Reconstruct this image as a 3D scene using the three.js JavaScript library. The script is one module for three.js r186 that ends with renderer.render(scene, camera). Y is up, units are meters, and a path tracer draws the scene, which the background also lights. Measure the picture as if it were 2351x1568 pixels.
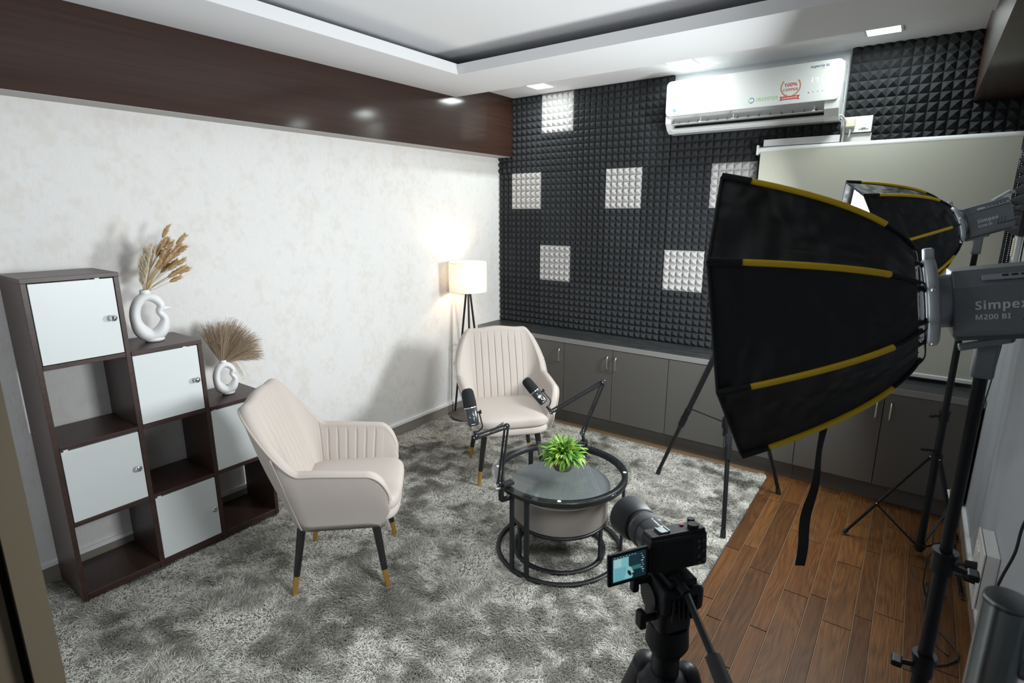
import * as THREE from 'three';
import { RectAreaLightUniformsLib } from 'three/addons/lights/RectAreaLightUniformsLib.js';
import { RoundedBoxGeometry } from 'three/addons/geometries/RoundedBoxGeometry.js';
import { mergeGeometries } from 'three/addons/utils/BufferGeometryUtils.js';
import { FontLoader } from 'three/addons/loaders/FontLoader.js';
import { TextGeometry } from 'three/addons/geometries/TextGeometry.js';

// ------------------------------------------------------------------ camera, lights, exposure
const V = (x, y, z) => new THREE.Vector3(x, y, z);
const scene = new THREE.Scene();
scene.background = new THREE.Color(0x000000);
const EYE = V(3.0736, 1.6906, 4.0426), YAW = -0.6312, PITCH = 0.2297, FPX = 1264.1;
const FWD = V(Math.sin(YAW) * Math.cos(PITCH), -Math.sin(PITCH), -Math.cos(YAW) * Math.cos(PITCH));
const RGT = V(Math.cos(YAW), 0, Math.sin(YAW));
const UPV = RGT.clone().cross(FWD);
const camera = new THREE.PerspectiveCamera(2 * Math.atan(784 / FPX) * 180 / Math.PI, 2351 / 1568, 0.03, 40);
camera.position.copy(EYE);
camera.lookAt(EYE.clone().add(FWD));
camera.focus = 3.1;
camera.userData.fStop = 9;
const renderer = new THREE.WebGLRenderer({ antialias: true });
renderer.toneMapping = THREE.LinearToneMapping;
renderer.toneMappingExposure = 1.0;
renderer.shadowMap.enabled = true;
RectAreaLightUniformsLib.init();
const KEY1 = 54, KEY2 = 112, DOWN = 92, SHADE = 0.3;   // near softbox, far softbox, ceiling panels, lamp bulb
const PANEL = new THREE.Color().setRGB(0.9, 1.0, 0.975);
const COOL = new THREE.Color().setRGB(0.93, 0.985, 1.0);
function areaLight(w, h, color, nits, pos, dir) {
  const l = new THREE.RectAreaLight(color, nits, w, h);
  l.position.copy(pos); l.lookAt(pos.clone().add(dir)); scene.add(l); return l;
}
// a pixel of the photograph as a ray, cut with a level, or taken at a depth
const ray = (px, py) => FWD.clone().addScaledVector(RGT, (px - 1175.5) / FPX).addScaledVector(UPV, -(py - 784) / FPX);
const at = (px, py, d) => EYE.clone().addScaledVector(ray(px, py), d);
const onY = (px, py, y) => { const r = ray(px, py); return EYE.clone().addScaledVector(r, (y - EYE.y) / r.y); };

// ------------------------------------------------------------------ helpers
let seed = 12345;
const rnd = () => { seed = (seed * 1664525 + 1013904223) >>> 0; return seed / 4294967296; };
const rr = (a, b) => a + (b - a) * rnd();
const used = {};
function numbered(n) { used[n] = (used[n] ?? -1) + 1; return used[n] ? n + '_' + String(used[n]).padStart(3, '0') : n; }
function tag(o, label, category, group, kind) {
  if (label) o.userData.label = label;
  if (category) o.userData.category = category;
  if (group) o.userData.group = group;
  if (kind) o.userData.kind = kind;
  return o;
}
function thing(name, label, category, pos = V(0, 0, 0), turn = 0, group) {
  const g = new THREE.Group(); g.name = numbered(name); g.position.copy(pos); g.rotation.y = turn; scene.add(g);
  return tag(g, label, category, group);
}
function mg(list) {
  const out = list.map(g => { let q = g.index ? g.toNonIndexed() : g.clone(); for (const k of Object.keys(q.attributes)) if (!['position', 'normal', 'uv'].includes(k)) q.deleteAttribute(k);
    if (!q.attributes.uv) q.setAttribute('uv', new THREE.Float32BufferAttribute(new Float32Array(q.attributes.position.count * 2), 2)); return q; });
  return mergeGeometries(out, false);
}
function part(name, geo, mat, parent, label) {
  const m = new THREE.Mesh(Array.isArray(geo) ? mg(geo) : geo, mat);
  m.name = name; m.castShadow = m.receiveShadow = true; parent.add(m);
  if (label) m.userData.label = label;
  return m;
}
// geometry given in world coordinates, hung under a thing that stands (unturned) at its base
function wpart(name, geo, mat, parent, label) {
  const g = Array.isArray(geo) ? mg(geo) : geo, p = V(0, 0, 0);
  for (let o = parent; o && o !== scene; o = o.parent) p.add(o.position);
  g.translate(-p.x, -p.y, -p.z);
  return part(name, g, mat, parent, label);
}
function struct(name, geo, mat, parent) {
  const m = new THREE.Mesh(Array.isArray(geo) ? mg(geo) : geo, mat); m.name = name; m.castShadow = m.receiveShadow = true;
  m.userData.kind = 'structure'; (parent || scene).add(m); return m;
}
function dup(o, pos, turn, label, group) {
  const c = o.clone(); c.name = numbered(o.name.replace(/_\d{3}$/, '')); c.userData = { ...o.userData }; scene.add(c);
  if (pos) c.position.copy(pos); if (turn !== undefined) c.rotation.set(0, turn, 0);
  if (label) c.userData.label = label; if (group) c.userData.group = group; return c;
}
const box = (w, h, d, x = 0, y = 0, z = 0) => new THREE.BoxGeometry(w, h, d).translate(x, y, z);
const rbox = (w, h, d, r, x = 0, y = 0, z = 0, s = 2) => new RoundedBoxGeometry(w, h, d, s, Math.min(r, w / 2.01, h / 2.01, d / 2.01)).translate(x, y, z);
const span = (x0, x1, y0, y1, z0, z1) => metreBox(x0, x1, y0, y1, z0, z1);
function metreBox(x0, x1, y0, y1, z0, z1) {        // box with uv in metres
  const g = new THREE.BoxGeometry(x1 - x0, y1 - y0, z1 - z0).translate((x0 + x1) / 2, (y0 + y1) / 2, (z0 + z1) / 2);
  return metreUV(g);
}
function metreUV(g, k = 1) {
  const p = g.attributes.position, n = g.attributes.normal, uv = new Float32Array(p.count * 2);
  for (let i = 0; i < p.count; i++) {
    const ax = Math.abs(n.getX(i)), ay = Math.abs(n.getY(i)), az = Math.abs(n.getZ(i));
    let u, v; if (ax >= ay && ax >= az) { u = p.getZ(i); v = p.getY(i); } else if (ay >= az) { u = p.getX(i); v = p.getZ(i); } else { u = p.getX(i); v = p.getY(i); }
    uv[2 * i] = u * k; uv[2 * i + 1] = v * k;
  }
  g.setAttribute('uv', new THREE.BufferAttribute(uv, 2)); return g;
}
function rod(a, b, r0, r1 = r0, seg = 14) {         // round bar from a to b
  const d = b.clone().sub(a), L = d.length();
  const g = new THREE.CylinderGeometry(r1, r0, L, seg).translate(0, L / 2, 0);
  g.applyQuaternion(new THREE.Quaternion().setFromUnitVectors(V(0, 1, 0), d.normalize()));
  return g.translate(a.x, a.y, a.z);
}
function bar(a, b, w, h, r = 0.002, side = null) {  // rectangular bar from a to b
  const d = b.clone().sub(a), L = d.length(); d.normalize();
  const s = (side ? side.clone() : V(0, 1, 0)); const x = s.clone().cross(d).normalize(); const y = d.clone().cross(x);
  const g = new RoundedBoxGeometry(w, h, L, 2, Math.min(r, w / 2.1, h / 2.1)).translate(0, 0, L / 2);
  g.applyMatrix4(new THREE.Matrix4().makeBasis(x, y, d)); return g.translate(a.x, a.y, a.z);
}
const ball = (p, r, s = 12) => new THREE.SphereGeometry(r, s, Math.max(6, s >> 1)).translate(p.x, p.y, p.z);
function tube(pts, r, seg = 40, rs = 8, closed = false) {
  return new THREE.TubeGeometry(new THREE.CatmullRomCurve3(pts, closed, 'centripetal'), seg, r, rs, closed);
}
const lathe = (pts, seg = 40) => new THREE.LatheGeometry(pts.map(p => new THREE.Vector2(p[0], p[1])), seg);
function flange(R, r, h, seg = 64) {                // ring with rectangular section, base at y = 0
  return lathe([[r, 0], [R, 0], [R, h], [r, h], [r, 0]].map(p => p), seg);
}
function crease(g) { const q = g.index ? g.toNonIndexed() : g; q.computeVertexNormals(); return q; }
// sweep an elliptical section along a path
function sweep(pts, rad, depth, closed, seg = 18) {
  const n = pts.length, pos = [], idx = [];
  for (let i = 0; i < n; i++) {
    const a = pts[closed ? (i + n - 1) % n : Math.max(0, i - 1)], b = pts[closed ? (i + 1) % n : Math.min(n - 1, i + 1)];
    const t = b.clone().sub(a).normalize(), side = V(0, 0, 1), nn = side.clone().cross(t).normalize();
    for (let k = 0; k < seg; k++) {
      const q = k / seg * Math.PI * 2, p = pts[i].clone().addScaledVector(nn, Math.cos(q) * rad[i]).addScaledVector(side, Math.sin(q) * depth[i]);
      pos.push(p.x, p.y, p.z);
    }
  }
  for (let i = 0; i < (closed ? n : n - 1); i++) for (let k = 0; k < seg; k++) {
    const a = i * seg + k, b = i * seg + (k + 1) % seg, c = ((i + 1) % n) * seg + k, d = ((i + 1) % n) * seg + (k + 1) % seg;
    idx.push(a, c, b, b, c, d);
  }
  const g = new THREE.BufferGeometry(); g.setAttribute('position', new THREE.Float32BufferAttribute(pos, 3)); g.setIndex(idx); g.computeVertexNormals(); return g;
}

// ------------------------------------------------------------------ noise and textures
function makeNoise(sd) {
  let s = sd; const r = () => { s = (s * 1664525 + 1013904223) >>> 0; return s / 4294967296; };
  const P = new Float32Array(65536); for (let i = 0; i < 65536; i++) P[i] = r();
  return (x, y, per = 256, perY = per) => {          // value noise, repeats every per cells
    const xi = Math.floor(x), yi = Math.floor(y), fx = x - xi, fy = y - yi;
    const u = fx * fx * (3 - 2 * fx), v = fy * fy * (3 - 2 * fy), m = (a, p) => ((a % p) + p) % p;
    const g = (a, b) => P[(m(a, per) * 157 + m(b, perY) * 7919) & 65535];
    return (g(xi, yi) * (1 - u) + g(xi + 1, yi) * u) * (1 - v) + (g(xi, yi + 1) * (1 - u) + g(xi + 1, yi + 1) * u) * v;
  };
}
function texture(w, h, fn, srgb = true, rx = 1, ry = 1, wrap = THREE.MirroredRepeatWrapping) {
  const d = new Uint8Array(w * h * 4);
  for (let y = 0; y < h; y++) for (let x = 0; x < w; x++) {
    const c = fn(x / w, y / h), i = (y * w + x) * 4;
    for (let k = 0; k < 3; k++) d[i + k] = Math.max(0, Math.min(255, (c[k] ?? c[0]) * 255)); d[i + 3] = 255;
  }
  const t = new THREE.DataTexture(d, w, h); t.wrapS = t.wrapT = wrap; t.magFilter = THREE.LinearFilter; t.minFilter = THREE.LinearMipmapLinearFilter; t.generateMipmaps = true;
  if (srgb) t.colorSpace = THREE.SRGBColorSpace; t.repeat.set(rx, ry); t.needsUpdate = true; return t;
}
const lerp3 = (a, b, t) => [a[0] + (b[0] - a[0]) * t, a[1] + (b[1] - a[1]) * t, a[2] + (b[2] - a[2]) * t];
const sm = (a, b, x) => { const t = Math.max(0, Math.min(1, (x - a) / (b - a))); return t * t * (3 - 2 * t); };
const N1 = makeNoise(7), N2 = makeNoise(91), N3 = makeNoise(333);
// wallpaper: pale ground with beige, fibrous blotches (2 m repeat)
const paperFn = (u, v) => {
  const big = N1(u * 36, v * 15, 36, 15) * 0.32 + N2(u * 84, v * 36, 84, 36) * 0.34 + N3(u * 210, v * 84, 210, 84) * 0.34;
  const fib = N2(u * 800, v * 90, 800, 90) * 0.6 + N1(u * 260, v * 380, 260, 380) * 0.4;
  return [sm(0.46, 0.74, big * 0.68 + fib * 0.32), fib];
};
const paperMap = texture(2048, 1024, (u, v) => { const [b, f] = paperFn(u, v); return lerp3([0.865 + 0.025 * f, 0.857 + 0.025 * f, 0.85 + 0.025 * f], [0.80, 0.755, 0.715], b * 0.31); }, true, 0.25, 0.5, THREE.RepeatWrapping);
const paperBump = texture(1024, 512, (u, v) => { const [b, f] = paperFn(u, v); return [0.3 + 0.5 * f + 0.2 * b]; }, false, 0.25, 0.5, THREE.RepeatWrapping);
function grain(u, v, k, sd) {                       // streaks along v, warped
  const w = N1(u * 6 + sd, v * 3, 96) * 1.1 + N2(u * 14, v * 5 + sd, 70) * 0.35;
  const ring = 0.5 + 0.5 * Math.sin((u * k + w * 5) * 6.283);
  const fine = N3(u * 220, v * 14 + sd, 220), fine2 = N2(u * 480, v * 40, 480);
  return ring * 0.24 + fine * 0.46 + fine2 * 0.3;
}
const floorMap = texture(1024, 1024, (u, v) => { const g = grain(u, v, 9, 3), q = N2(u * 4, v * 5, 20); return lerp3(lerp3([0.225, 0.142, 0.08], [0.47, 0.315, 0.18], g), [0.35, 0.245, 0.125], q * 0.5); });
const walnutMap = texture(512, 512, (u, v) => { const g = grain(v, u, 5, 11); return lerp3([0.165, 0.105, 0.09], [0.285, 0.19, 0.165], g); }, true, 1, 1);
const soffitMap = texture(1024, 512, (u, v) => { const g = N3(v * 190, u * 9, 190) * 0.6 + N2(v * 60, u * 4, 60) * 0.4; return lerp3([0.175, 0.11, 0.085], [0.235, 0.155, 0.12], g); }, true, 0.5, 1);
const workMap = texture(1024, 256, (u, v) => { const g = N3(v * 60, u * 14, 60) * 0.6 + N2(v * 150, u * 30, 150) * 0.4; return lerp3([0.125, 0.13, 0.135], [0.255, 0.265, 0.27], g); }, true, 0.8, 1.6);
const clothBump = texture(512, 512, (u, v) => [N1(u * 200, v * 200, 200) * 0.6 + N2(u * 256, v * 256, 256) * 0.4], false, 5, 5);
const speckle = texture(512, 512, (u, v) => { const s = N2(u * 90, v * 90, 90) > 0.8 ? 1 : 0; return [0.05 + 0.16 * s, 0.052 + 0.16 * s, 0.06 + 0.17 * s]; }, true, 1, 1);
const wrinkle = texture(512, 512, (u, v) => [N1(u * 5, v * 9, 45) * 0.6 + N2(u * 12 + 1.5 * N1(u * 5, v * 5, 5), v * 16, 48) * 0.4], false, 1, 1);

const C = (r, g, b) => new THREE.Color().setRGB(r, g, b);
const std = (o) => new THREE.MeshStandardMaterial(o);
const phys = (o) => new THREE.MeshPhysicalMaterial(o);
const M = {
  paper: std({ map: paperMap, bumpMap: paperBump, bumpScale: 0.0012, roughness: 0.85 }),
  ceiling: std({ color: C(0.76, 0.76, 0.775), roughness: 0.9 }),
  whiteWall: std({ color: C(0.66, 0.67, 0.70), roughness: 0.75 }),
  greyWall: std({ color: C(0.40, 0.425, 0.47), roughness: 0.7 }),
  soffit: phys({ map: soffitMap, roughness: 0.55, specularIntensity: 0.35, clearcoat: 0.4, clearcoatRoughness: 0.12 }),
  underside: std({ color: C(0.42, 0.40, 0.385), roughness: 0.7 }),
  skirt: std({ color: C(0.24, 0.215, 0.185), roughness: 0.5 }),
  skirtTop: std({ color: C(0.82, 0.83, 0.84), roughness: 0.45 }),
  cabinet: phys({ color: C(0.093, 0.088, 0.08), roughness: 0.42, clearcoat: 0.25, clearcoatRoughness: 0.3 }),
  cabinetEdge: std({ color: C(0.22, 0.215, 0.21), roughness: 0.4 }),
  gap: std({ color: C(0.012, 0.012, 0.012), roughness: 0.8 }),
  work: phys({ map: workMap, roughness: 0.4 }),
  steel: std({ color: C(0.68, 0.68, 0.67), roughness: 0.28, metalness: 1 }),
  chrome: std({ color: C(0.80, 0.81, 0.82), roughness: 0.1, metalness: 1 }),
  brushed: std({ color: C(0.28, 0.30, 0.31), roughness: 0.28, metalness: 1 }),
  walnut: phys({ map: walnutMap, roughness: 0.42, clearcoat: 0.15, clearcoatRoughness: 0.35 }),
  shelfDoor: phys({ color: C(0.68, 0.71, 0.71), roughness: 0.38 }),
  porcelain: std({ color: C(0.80, 0.80, 0.80), roughness: 0.55 }),
  fabric: phys({ color: C(0.49, 0.433, 0.394), roughness: 0.92, sheen: 0.35, sheenRoughness: 0.5, sheenColor: C(0.9, 0.82, 0.76), bumpMap: clothBump, bumpScale: 0.0003 }),
  piping: phys({ color: C(0.45, 0.385, 0.345), roughness: 0.9, sheen: 0.3, sheenColor: C(0.9, 0.8, 0.75) }),
  chairLeg: phys({ map: speckle, roughness: 0.35, clearcoat: 0.5, clearcoatRoughness: 0.25 }),
  gold: std({ color: C(0.62, 0.36, 0.10), roughness: 0.34, metalness: 0.75 }),
  black: phys({ color: C(0.011, 0.012, 0.014), roughness: 0.5, specularIntensity: 0.5 }),
  blackMetal: phys({ color: C(0.013, 0.014, 0.016), roughness: 0.42, specularIntensity: 0.6 }),
  blackMatte: std({ color: C(0.012, 0.012, 0.013), roughness: 0.85 }),
  rubber: std({ color: C(0.02, 0.02, 0.022), roughness: 0.7 }),
  glass: phys({ color: C(0.93, 0.94, 0.94), roughness: 0.02, transmission: 1, thickness: 0, ior: 1.5 }),
  drum: phys({ color: C(0.20, 0.178, 0.162), roughness: 0.5 }),
  drumTop: phys({ color: C(0.20, 0.21, 0.215), roughness: 0.35 }),
  potBrown: std({ color: C(0.085, 0.06, 0.05), roughness: 0.6 }),
  softFabric: phys({ color: C(0.0105, 0.0115, 0.0135), roughness: 0.62, sheen: 0.25, sheenRoughness: 0.6, sheenColor: C(0.3, 0.34, 0.4), bumpMap: wrinkle, bumpScale: 0.02 }),
  yellow: phys({ color: C(0.86, 0.56, 0.02), roughness: 0.5, sheen: 0.2 }),
  diffuserOff: phys({ color: C(0.7, 0.7, 0.7), roughness: 0.9 }),
  lightBody: phys({ color: C(0.155, 0.17, 0.185), roughness: 0.42, clearcoat: 0.2, clearcoatRoughness: 0.4 }),
  lightDark: std({ color: C(0.07, 0.078, 0.085), roughness: 0.5 }),
  lightPale: std({ color: C(0.33, 0.36, 0.39), roughness: 0.36, metalness: 0.3 }),
  print: std({ color: C(0.60, 0.62, 0.64), roughness: 0.5 }),
  acWhite: phys({ color: C(0.78, 0.79, 0.78), roughness: 0.25, clearcoat: 0.4, clearcoatRoughness: 0.1 }),
  acVane: std({ color: C(0.05, 0.05, 0.05), roughness: 0.6 }),
  acGrey: std({ color: C(0.42, 0.415, 0.40), roughness: 0.5 }),
  plastic: std({ color: C(0.74, 0.74, 0.73), roughness: 0.35 }),
  cream: std({ color: C(0.70, 0.66, 0.53), roughness: 0.45 }),
  screen: std({ color: C(0.52, 0.515, 0.44), roughness: 0.85 }),
  jamb: std({ color: C(0.23, 0.185, 0.125), roughness: 0.6 }),
  straw: std({ color: C(0.50, 0.37, 0.20), roughness: 0.85, side: THREE.DoubleSide }),
  strawPale: std({ color: C(0.66, 0.56, 0.41), roughness: 0.9, side: THREE.DoubleSide }),
  tail: std({ color: C(0.46, 0.30, 0.145), roughness: 0.9 }),
  pampas: std({ color: C(0.43, 0.325, 0.225), roughness: 0.95, side: THREE.DoubleSide }),
  foamMic: std({ color: C(0.010, 0.010, 0.012), roughness: 0.95, bumpMap: clothBump, bumpScale: 0.001 }),
  micBody: phys({ color: C(0.022, 0.025, 0.03), roughness: 0.28, clearcoat: 0.3 }),
};
const foamDark = [0.025, 0.029, 0.0225].map(k => std({ color: C(k * 0.93, k, k * 1.12), roughness: 0.92 }));
const foamPale = std({ color: C(0.46, 0.445, 0.44), roughness: 0.9 });

// ------------------------------------------------------------------ the room
const RW = 3.47, NZ = 3.90, HB = 2.625, HA = 2.525, HC = 2.66;   // right wall, near wall, ceiling levels
const wallLeft = struct('wall_left', span(-0.12, 0, 0, 2.8, -0.12, NZ + 0.2), M.paper);
const wallFar = struct('wall_far', span(0, RW, 0, 2.8, -0.12, 0), M.whiteWall);
struct('wall_right', span(RW, RW + 0.12, 0, 2.8, -0.12, 5.4), M.greyWall);
struct('wall_near', [span(-0.12, 2.215, 0, 2.8, NZ, NZ + 0.2), span(2.215, RW, 2.15, 2.8, NZ, NZ + 0.2)], M.whiteWall);
struct('wall_corridor', [span(1.2, RW, 0, 2.8, 5.3, 5.4), span(1.2, 1.3, 0, 2.8, NZ + 0.2, 5.3)], M.whiteWall);
// ceiling: upper slab, channel over the foam wall, hung frame with an open tray
struct('ceiling', span(-0.12, RW + 0.12, HC, HC + 0.12, -0.12, 5.4), M.ceiling);
struct('ceiling_channel', span(0, RW, HB, HC, 0, 0.86), M.ceiling);
{
  const tx0 = 0.617, tx1 = 2.75, tz0 = 1.25, tz1 = 3.4, t = 0.06;
  struct('ceiling_frame', [span(0.1, RW, HA, HA + t, 0.75, tz0), span(0.1, RW, HA, HA + t, tz1, NZ), span(0.1, tx0, HA, HA + t, tz0, tz1), span(tx1, RW, HA, HA + t, tz0, tz1)], M.ceiling);
  struct('trim_1', [span(0.35, 3.0, HA + t, HC, 0.98, 1.0)], M.soffit);
}
// glossy wooden soffits along both long walls
const soffitL = struct('soffit_left', span(0.0, 0.15, 2.1555, HC, 0, NZ), M.soffit);
struct('soffit_underside', span(0.0, 0.144, 2.1525, 2.155, 0.055, NZ), M.underside);
struct('soffit_right', span(3.2, RW, 2.27, HC, 0, NZ), M.soffit);
// skirting: taupe band with a white ledge
const skirtL = struct('baseboard_left', span(0, 0.012, 0, 0.09, 0.3, NZ), M.skirt);
part('ledge', span(0, 0.016, 0.09, 0.111, 0.3, NZ), M.skirtTop, skirtL);
const skirtR = struct('baseboard_right', span(RW - 0.012, RW, 0, 0.09, 0.3, NZ), M.skirt);
part('ledge', span(RW - 0.016, RW, 0.09, 0.111, 0.3, NZ), M.skirtTop, skirtR);
// door lining at the left of the doorway
const jamb = struct('trim_2', [span(2.213, 2.23, 0, 2.15, NZ + 0.038, NZ + 0.21), span(2.213, 2.238, 0, 2.15, NZ, NZ + 0.03)], M.jamb);
part('groove', span(2.213, 2.221, 0, 2.15, NZ + 0.03, NZ + 0.038), M.gap, jamb);

// floor slab and the wood planks that show beside the rug
const floor = struct('floor', [span(-0.12, 2.44, -0.15, 0, -0.12, NZ + 0.2), span(2.44, RW + 0.12, -0.15, -0.004, -0.12, 5.4), span(1.2, 2.44, -0.15, 0, NZ + 0.2, 5.4)], std({ color: C(0.17, 0.105, 0.055), roughness: 0.6 }));
{
  const tones = [[1.08, 1.04, 0.96], [0.86, 0.8, 0.74], [1.22, 1.18, 1.05], [0.76, 0.7, 0.66], [1.1, 0.98, 0.82]];
  const mats = tones.map(t => phys({ map: floorMap, color: C(...t), roughness: 0.5, specularIntensity: 0.4 }));
  const xs = [2.44, 2.538, 2.607, 2.707, 2.778, 2.883, 2.951, 3.058, 3.126, 3.234, 3.305, 3.41, 3.47];
  for (let i = 0; i + 1 < xs.length; i++) {
    let z = 0.22 - rr(0, 0.4);
    while (z < 3.9) {
      const len = rr(0.42, 0.9), z0 = Math.max(z, 0.2), z1 = Math.min(z + len, 3.95); z += len;
      if (z1 - z0 < 0.03) continue;
      const w = xs[i + 1] - xs[i] - 0.0035, l = z1 - z0 - 0.0035, g = new RoundedBoxGeometry(w, 0.012, l, 1, 0.0022);
      const p = g.attributes.position, uv = g.attributes.uv, u0 = rnd(), v0 = rnd(), flip = rnd() < 0.5 ? -1 : 1;
      for (let k = 0; k < p.count; k++) uv.setXY(k, u0 + p.getX(k) * 2.1 * flip, v0 + p.getZ(k) * 0.85);
      const m = part('plank', g, mats[Math.floor(rnd() * mats.length)], floor);
      m.position.set((xs[i] + xs[i + 1]) / 2, -0.006 + rr(-0.0004, 0.0004), (z0 + z1) / 2);
    }
  }
}
// acoustic foam: panels of pyramids
const foamCache = {};
function foamGeo(nx, ny, c = 0.05, base = 0.02, h = 0.03) {
  const key = nx + ',' + ny; if (foamCache[key]) return foamCache[key];
  const pos = [], tri = (...p) => p.forEach(q => pos.push(...q));
  const W = nx * c, H = ny * c, e = 0.0012;
  for (let i = 0; i < nx; i++) for (let j = 0; j < ny; j++) {
    const x0 = i * c + e, x1 = (i + 1) * c - e, y0 = j * c + e, y1 = (j + 1) * c - e, a = [(x0 + x1) / 2, (y0 + y1) / 2, base + h];
    const A = [x0, y0, base], B = [x1, y0, base], D = [x0, y1, base], Q = [x1, y1, base];
    tri(A, B, a, B, Q, a, Q, D, a, D, A, a);
  }
  const s = 0.0008, P = (x, y, z) => [x ? W - s : s, y ? H - s : s, z ? base - 0.002 : 0];
  const quad = (a, b, c2, d) => tri(a, b, c2, a, c2, d);
  quad(P(0, 0, 1), P(1, 0, 1), P(1, 1, 1), P(0, 1, 1)); quad(P(0, 0, 0), P(1, 0, 0), P(1, 0, 1), P(0, 0, 1)); quad(P(0, 1, 1), P(1, 1, 1), P(1, 1, 0), P(0, 1, 0));
  quad(P(0, 0, 0), P(0, 0, 1), P(0, 1, 1), P(0, 1, 0)); quad(P(1, 0, 1), P(1, 0, 0), P(1, 1, 0), P(1, 1, 1));
  const g = new THREE.BufferGeometry(); g.setAttribute('position', new THREE.Float32BufferAttribute(pos, 3)); g.computeVertexNormals();
  return foamCache[key] = g;
}
function foam(x, ytop, nx, ny, pale, parent = wallFar, name = 'foam_panel') {
  const m = part(name, foamGeo(nx, ny), pale ? foamPale : foamDark[Math.floor(rnd() * 3)], parent, pale ? 'pale grey pyramid foam panel' : undefined);
  m.position.set(x + rr(-0.0008, 0.0008), ytop - ny * 0.05, 0.001 + (pale ? 0.004 : rr(0, 0.003))); m.rotation.z = rr(-0.003, 0.003);
  return m;
}
{
  const rows = [2.622, 2.322, 2.022, 1.722, 1.422, 1.122, 0.822];
  const cols = [[-0.013, 3], [0.137, 6], [0.437, 6], [0.737, 6], [1.037, 6], [1.337, 4], [1.541, 6], [1.841, 6], [2.141, 6]];
  const pale = new Set(['2,0', '1,2', '4,2', '2,4', '6,4', '7,2']);
  rows.forEach((y, j) => cols.forEach(([x, n], i) => {
    const ny = j === 6 ? 2 : 6;
    if (i >= 6 && j === 0) return;                                   // bare wall behind the air conditioner
    if (i === 0 && j < 1) return;                                    // behind the soffit
    if (i === 0 && j === 1) { foam(x, 2.172, n, 3); return; }
    if (i >= 6 && j === 1) { foam(x, 2.222, n, 4); return; }
    foam(i === 0 ? 0.0 : x, y, n, ny, pale.has(i + ',' + j));
  }));
  foam(2.441, 2.222, 3, 4);
  for (const x of [2.602, 2.902]) { foam(x, 2.64, 6, 6); }
  foam(3.2, 2.27, 5, 4); foam(2.902, 2.34, 6, 5); foam(2.752, 2.34, 3, 5); foam(2.602, 2.34, 3, 2);
}
// two foam panels on the right wall beside the screen
for (const [z, y] of [[0.13, 1.88], [0.13, 2.18]]) {
  const m = part('foam_panel', foamGeo(6, 6), foamDark[1], scene.getObjectByName('wall_right'));
  m.rotation.y = -Math.PI / 2; m.position.set(RW, y - 0.3, z);
}

// ------------------------------------------------------------------ ceiling light panels
for (const [x, z] of [[0.6, 0.30], [1.69, 0.32], [2.77, 0.34]]) {
  const t = thing('ceiling_light', ['square white ceiling light panel above the pale top foam panel', 'square white ceiling light panel above the air conditioner', 'square white ceiling light panel above the dark foam right of air conditioner'][used.ceiling_light === undefined ? 0 : used.ceiling_light + 1], 'ceiling light', V(x, HB, z));
  const s = 0.15, f = 0.011;
  part('frame', [box(s + 2 * f, 0.008, f, 0, -0.004, s / 2 + f / 2), box(s + 2 * f, 0.008, f, 0, -0.004, -s / 2 - f / 2), box(f, 0.008, s, s / 2 + f / 2, -0.004, 0), box(f, 0.008, s, -s / 2 - f / 2, -0.004, 0)], M.plastic, t);
  part('diffuser', box(s, 0.004, s, 0, -0.002, 0), std({ color: C(0.8, 0.8, 0.8), emissive: PANEL, emissiveIntensity: 6 }), t);
  areaLight(s, s, PANEL, DOWN, V(x, HB - 0.012, z), V(0, -1, 0));
}

// ------------------------------------------------------------------ low cabinets along the far wall
{
  const xs = [0.03, 0.46, 0.89, 1.315, 1.748, 2.17, 2.60, 3.03, 3.46];
  const handleSide = [1, 1, 1, -1, 1, -1, 1, -1];
  const names = ['low taupe cabinet in the corner by the cream wall', 'low taupe cabinet behind the raised boom arm with two facing handles', 'low taupe cabinet behind the tall black tripod', 'low taupe cabinet in the far right corner'];
  for (let k = 0; k < 4; k++) {
    const x0 = xs[2 * k], x1 = xs[2 * k + 2], xm = xs[2 * k + 1];
    const t = thing('low_cabinet', names[k], 'cabinet', V((x0 + x1) / 2, 0, 0.18), 0, 'low cabinets under the worktop');
    wpart('body', [span(x0 + 0.001, x1 - 0.001, 0.11, 0.685, 0.01, 0.33), span(x0 + 0.001, x1 - 0.001, 0, 0.11, 0.01, 0.295)], M.cabinet, t);
    [[x0, xm, handleSide[2 * k]], [xm, x1, handleSide[2 * k + 1]]].forEach(([a, b, s], i) => {
      const d = wpart('door', rbox(b - a - 0.004, 0.564, 0.018, 0.0015, (a + b) / 2, 0.400, 0.341), M.cabinet, t);
      if (k === 0 && i === 0) return;
      const hx = s > 0 ? b - 0.032 : a + 0.036;
      const h = tube([V(hx, 0.528, 0.35), V(hx, 0.532, 0.372), V(hx, 0.58, 0.378), V(hx, 0.628, 0.372), V(hx, 0.632, 0.35)], 0.0045, 24, 8);
      h.translate(-t.position.x, 0, -t.position.z); part('handle', h, M.steel, d, 'brushed steel bow handle');
    });
  }
  const w = thing('worktop', 'dark grey wood grain worktop over the low cabinets', 'worktop', V(1.74, 0.685, 0.18));
  wpart('slab', metreBox(0.001, RW - 0.001, 0.6851, 0.722, 0.002, 0.352), M.work, w);
  wpart('edge_band', rbox(RW - 0.004, 0.037, 0.004, 0.001, RW / 2, 0.7035, 0.354), M.cabinetEdge, w);
}

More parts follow.
